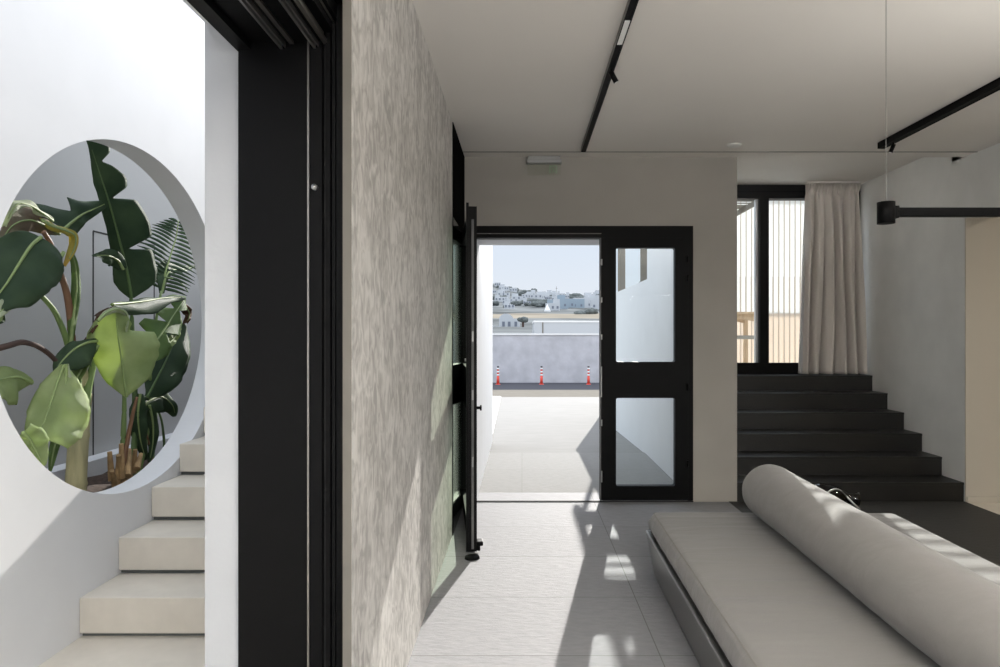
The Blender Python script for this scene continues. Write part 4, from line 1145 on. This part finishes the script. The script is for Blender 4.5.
# white hall close behind the road wall
o = thing('white_building', 'long low white building behind the road wall at right', 'building', ((534 - XV) * 60 / F, 60, 0))
box('walls', 0, 14, 0, 8, -1.2, CH + 11.2 * 60 / F, M['housewhite'], o)
box('roof_edge', -.04, 14.04, -.05, 8.05, CH + 11.2 * 60 / F, CH + 12.8 * 60 / F, M['white2'], o)
box('corner_pier', .75, .85, -.04, -.001, -1.2, CH + 11.2 * 60 / F, M['kerb'], o)
# church
X_ = (547.5 - XV) * 340 / F
bm = bmesh.new(); bx(bm, -1.6, 1.6, 0, 4, -4, 1.6); tube(bm, [(0, 2, 1.6), (0, 2, 2.6), (0, 2, 4.6)], [1.4, 1.1, .12], 14)
tag(put('chapel', bm, M['white2'], None, False, (X_, 340, CH + (YV - 313) * 340 / F)), 'small white chapel with a pointed roof on the valley floor', 'chapel')
# trees
def blob(name, px, Y, py, w, h, label, grp):
    rnd = random.Random(int(px * 10)); Y0 = Y; px, Y = clear_spot(px, Y, w * .45 + .12 * h)
    X_ = (px - XV) * Y / F
    o = thing(name, label, 'tree', (X_, Y, CH + (YV - py) * Y / F if Y0 < 320 or Y0 > 650 else terr(X_, Y) - .5), group=grp)
    bm = bmesh.new()
    for i in range(9):
        c = Vector((rnd.uniform(-.30, .30) * w, rnd.uniform(-.15, .15) * w, h * rnd.uniform(.35, .68))); r = rnd.uniform(.24, .34) * h
        s = bmesh.ops.create_icosphere(bm, subdivisions=3, radius=1)
        for v in s['verts']:
            d = v.co.copy(); v.co = c + Vector((d.x * r * w / h * .8, d.y * r, d.z * r)) * (1 + .3 * noise.noise(d * 2.5 + c))
    put('crown', bm, M['bush'], o, True)
    bm = bmesh.new(); tube(bm, [(0, 0, -2), (0, 0, h * .4)], .25, 8); put('trunk', bm, M['stalkdry'], o)
G = 'trees in the valley and on the hill'
blob('tree', 586, 300, 318.5, 10.5, 5.2, 'broad dark tree in front of white houses at right of the valley', G)
blob('tree', 523, 145, 324, 2.6, 1.7, 'small dark bushy tree right of the villa', G)
blob('tree', 567, 390, 317, 6, 2.6, 'low bush before the pale blue houses', G)
blob('tree', 574, 600, 300, 14, 6, 'grove on the ridge at right of centre', G)
blob('tree', 534, 690, 293, 7, 5.5, 'single dark tree on the ridge line', G)
rt = random.Random(5)
spots = [(533, 430, 9, 4.5), (543, 440, 9, 4), (526, 450, 8, 4), (552, 430, 8, 4), (538, 400, 10, 4), (548, 405, 8, 3.5), (497, 480, 8, 4), (520, 560, 8, 4)]
spots += [(rt.uniform(493, 600), rt.uniform(380, 620), rt.uniform(5, 9), rt.uniform(2.6, 4.2)) for _ in range(34)]
for px, Y, w, h in spots:
    blob('tree', px, Y, 0, w, h, 'dark scrubby trees covering the middle of the far hillside', G)
# antenna mast on the ridge
bm = bmesh.new(); tube(bm, [(0, 0, -2), (0, 0, 9)], .18, 6)
bx(bm, -1, 1, -.1, .1, 6.5, 6.8)
tag(put('antenna_mast', bm, M['kerb'], None, False, ((556.5 - XV) * 690 / F, 690, CH + (YV - 295) * 690 / F)), 'thin mast standing on the far ridge', 'mast')

# ------------------------------------------------------------------ light
w = bpy.data.worlds.new('world'); SC.world = w; w.use_nodes = True; nt = w.node_tree
for n in list(nt.nodes): nt.nodes.remove(n)
wo = nt.nodes.new('ShaderNodeOutputWorld'); bg = nt.nodes.new('ShaderNodeBackground')
tc = nt.nodes.new('ShaderNodeTexCoord'); sx = nt.nodes.new('ShaderNodeSeparateXYZ'); cr = nt.nodes.new('ShaderNodeValToRGB')
mr = nt.nodes.new('ShaderNodeMapRange'); mr.inputs[1].default_value = .15; mr.inputs[2].default_value = .45; mr.inputs[3].default_value = 1.0; mr.inputs[4].default_value = 2.4
nt.links.new(sx.outputs['Z'], mr.inputs[0]); nt.links.new(mr.outputs[0], bg.inputs[1])
nt.links.new(tc.outputs['Generated'], sx.inputs[0]); nt.links.new(sx.outputs['Z'], cr.inputs[0]); nt.links.new(cr.outputs[0], bg.inputs[0]); nt.links.new(bg.outputs[0], wo.inputs[0])
e = cr.color_ramp.elements
e[0].position = 0.0; e[0].color = (.82, .86, .91, 1)
e[1].position = 1.0; e[1].color = (.78, .84, .95, 1)
x = e.new(.12); x.color = (.74, .82, .93, 1)
x = e.new(.4); x.color = (.80, .87, .97, 1)
sd = bpy.data.lights.new('sun', 'SUN'); so = bpy.data.objects.new('sun', sd); COL.objects.link(so)
sd.energy = 7.4; sd.angle = math.radians(.36); sd.color = (1, .96, .90)
d = Vector((-.182, -.983, -.472)).normalized()
so.rotation_euler = d.to_track_quat('-Z', 'Y').to_euler(); so.location = (3, 12, 8)
# lamp added in the side room to brighten its beige wall
o = thing('added_downlight', 'round fill lamp added in the side room', 'fill light', (4.7, 3.6, HC))
bm = bmesh.new(); tube(bm, [(0, 0, -.02), (0, 0, -.0005)], .12, 24); put('housing', bm, M['signwhite'], o)
ld = bpy.data.lights.new('side_room_fill', 'AREA'); lo = bpy.data.objects.new('side_room_fill', ld); COL.objects.link(lo)
ld.shape = 'DISK'; ld.size = .22; ld.energy = 22; ld.color = (1, .93, .80); lo.location = (4.7, 3.6, HC - .03)

# light strip added out of view to brighten the stair ceiling and right wall
o = thing('cove_fill', 'slim fill light strip added out of view above the stairs', 'light strip', (2.35, Yb, 2.765))
box('strip_housing', -.50, .50, .0005, .014, -.02, .02, M['signwhite'], o)
L_ = bpy.data.lights.new('cove_fill_glow', 'AREA'); b_ = bpy.data.objects.new('cove_fill_glow', L_); COL.objects.link(b_)
L_.shape = 'RECTANGLE'; L_.size = .96; L_.size_y = .03; L_.energy = 15; L_.color = (1, .98, .94)
b_.location = (2.35, Yb + .017, 2.765); b_.rotation_euler = (PI / 2, 0, PI)
# added fill light: along the visible pendant, the rest on bars behind the camera
def lin(name, x, y, z, w, up, down, rz=0):
    for nm, e, rx in (('up', up, PI), ('down', down, 0)):
        if not e: continue
        L_ = bpy.data.lights.new(name, 'AREA'); b_ = bpy.data.objects.new(name, L_); COL.objects.link(b_)
        L_.shape = 'RECTANGLE'; L_.size = w; L_.size_y = .028; L_.energy = e; L_.color = (1, .985, .95)
        b_.location = (x, y, z + (.022 if nm == 'up' else -.018)); b_.rotation_euler = (rx, 0, rz)
lin('fill_glow', 1.434 + .82, 2.6, CH + .475, 1.5, 5, 3)
for x, y, l in ((.55, -.5, 'fill light bar added behind the camera, left'), (2.45, -1.2, 'fill light bar added behind the camera, right'), (1.45, -2.7, 'fill light bar added near the rear opening')):
    o = thing('fill_bar', l, 'pendant lamp', (x, y, 2.0))
    box('arm', -.75, .75, -.016, .016, -.016, .019, M['black'], o)
    bm = bmesh.new(); tube(bm, [(-.6, 0, .019), (-.6, 0, HC - 2.0)], .0012, 6); tube(bm, [(.6, 0, .019), (.6, 0, HC - 2.0)], .0012, 6); put('wire', bm, M['railmetal'], o)
    lin('fill_glow', x, y, 2.0, 1.4, 185 if x < 1 else 60, 72 if x < 1 else 40)

SC.view_settings.view_transform = 'Standard'; SC.view_settings.look = 'None'
SC.view_settings.exposure = 0.0; SC.view_settings.gamma = 1; SC.view_settings.use_curve_mapping = False
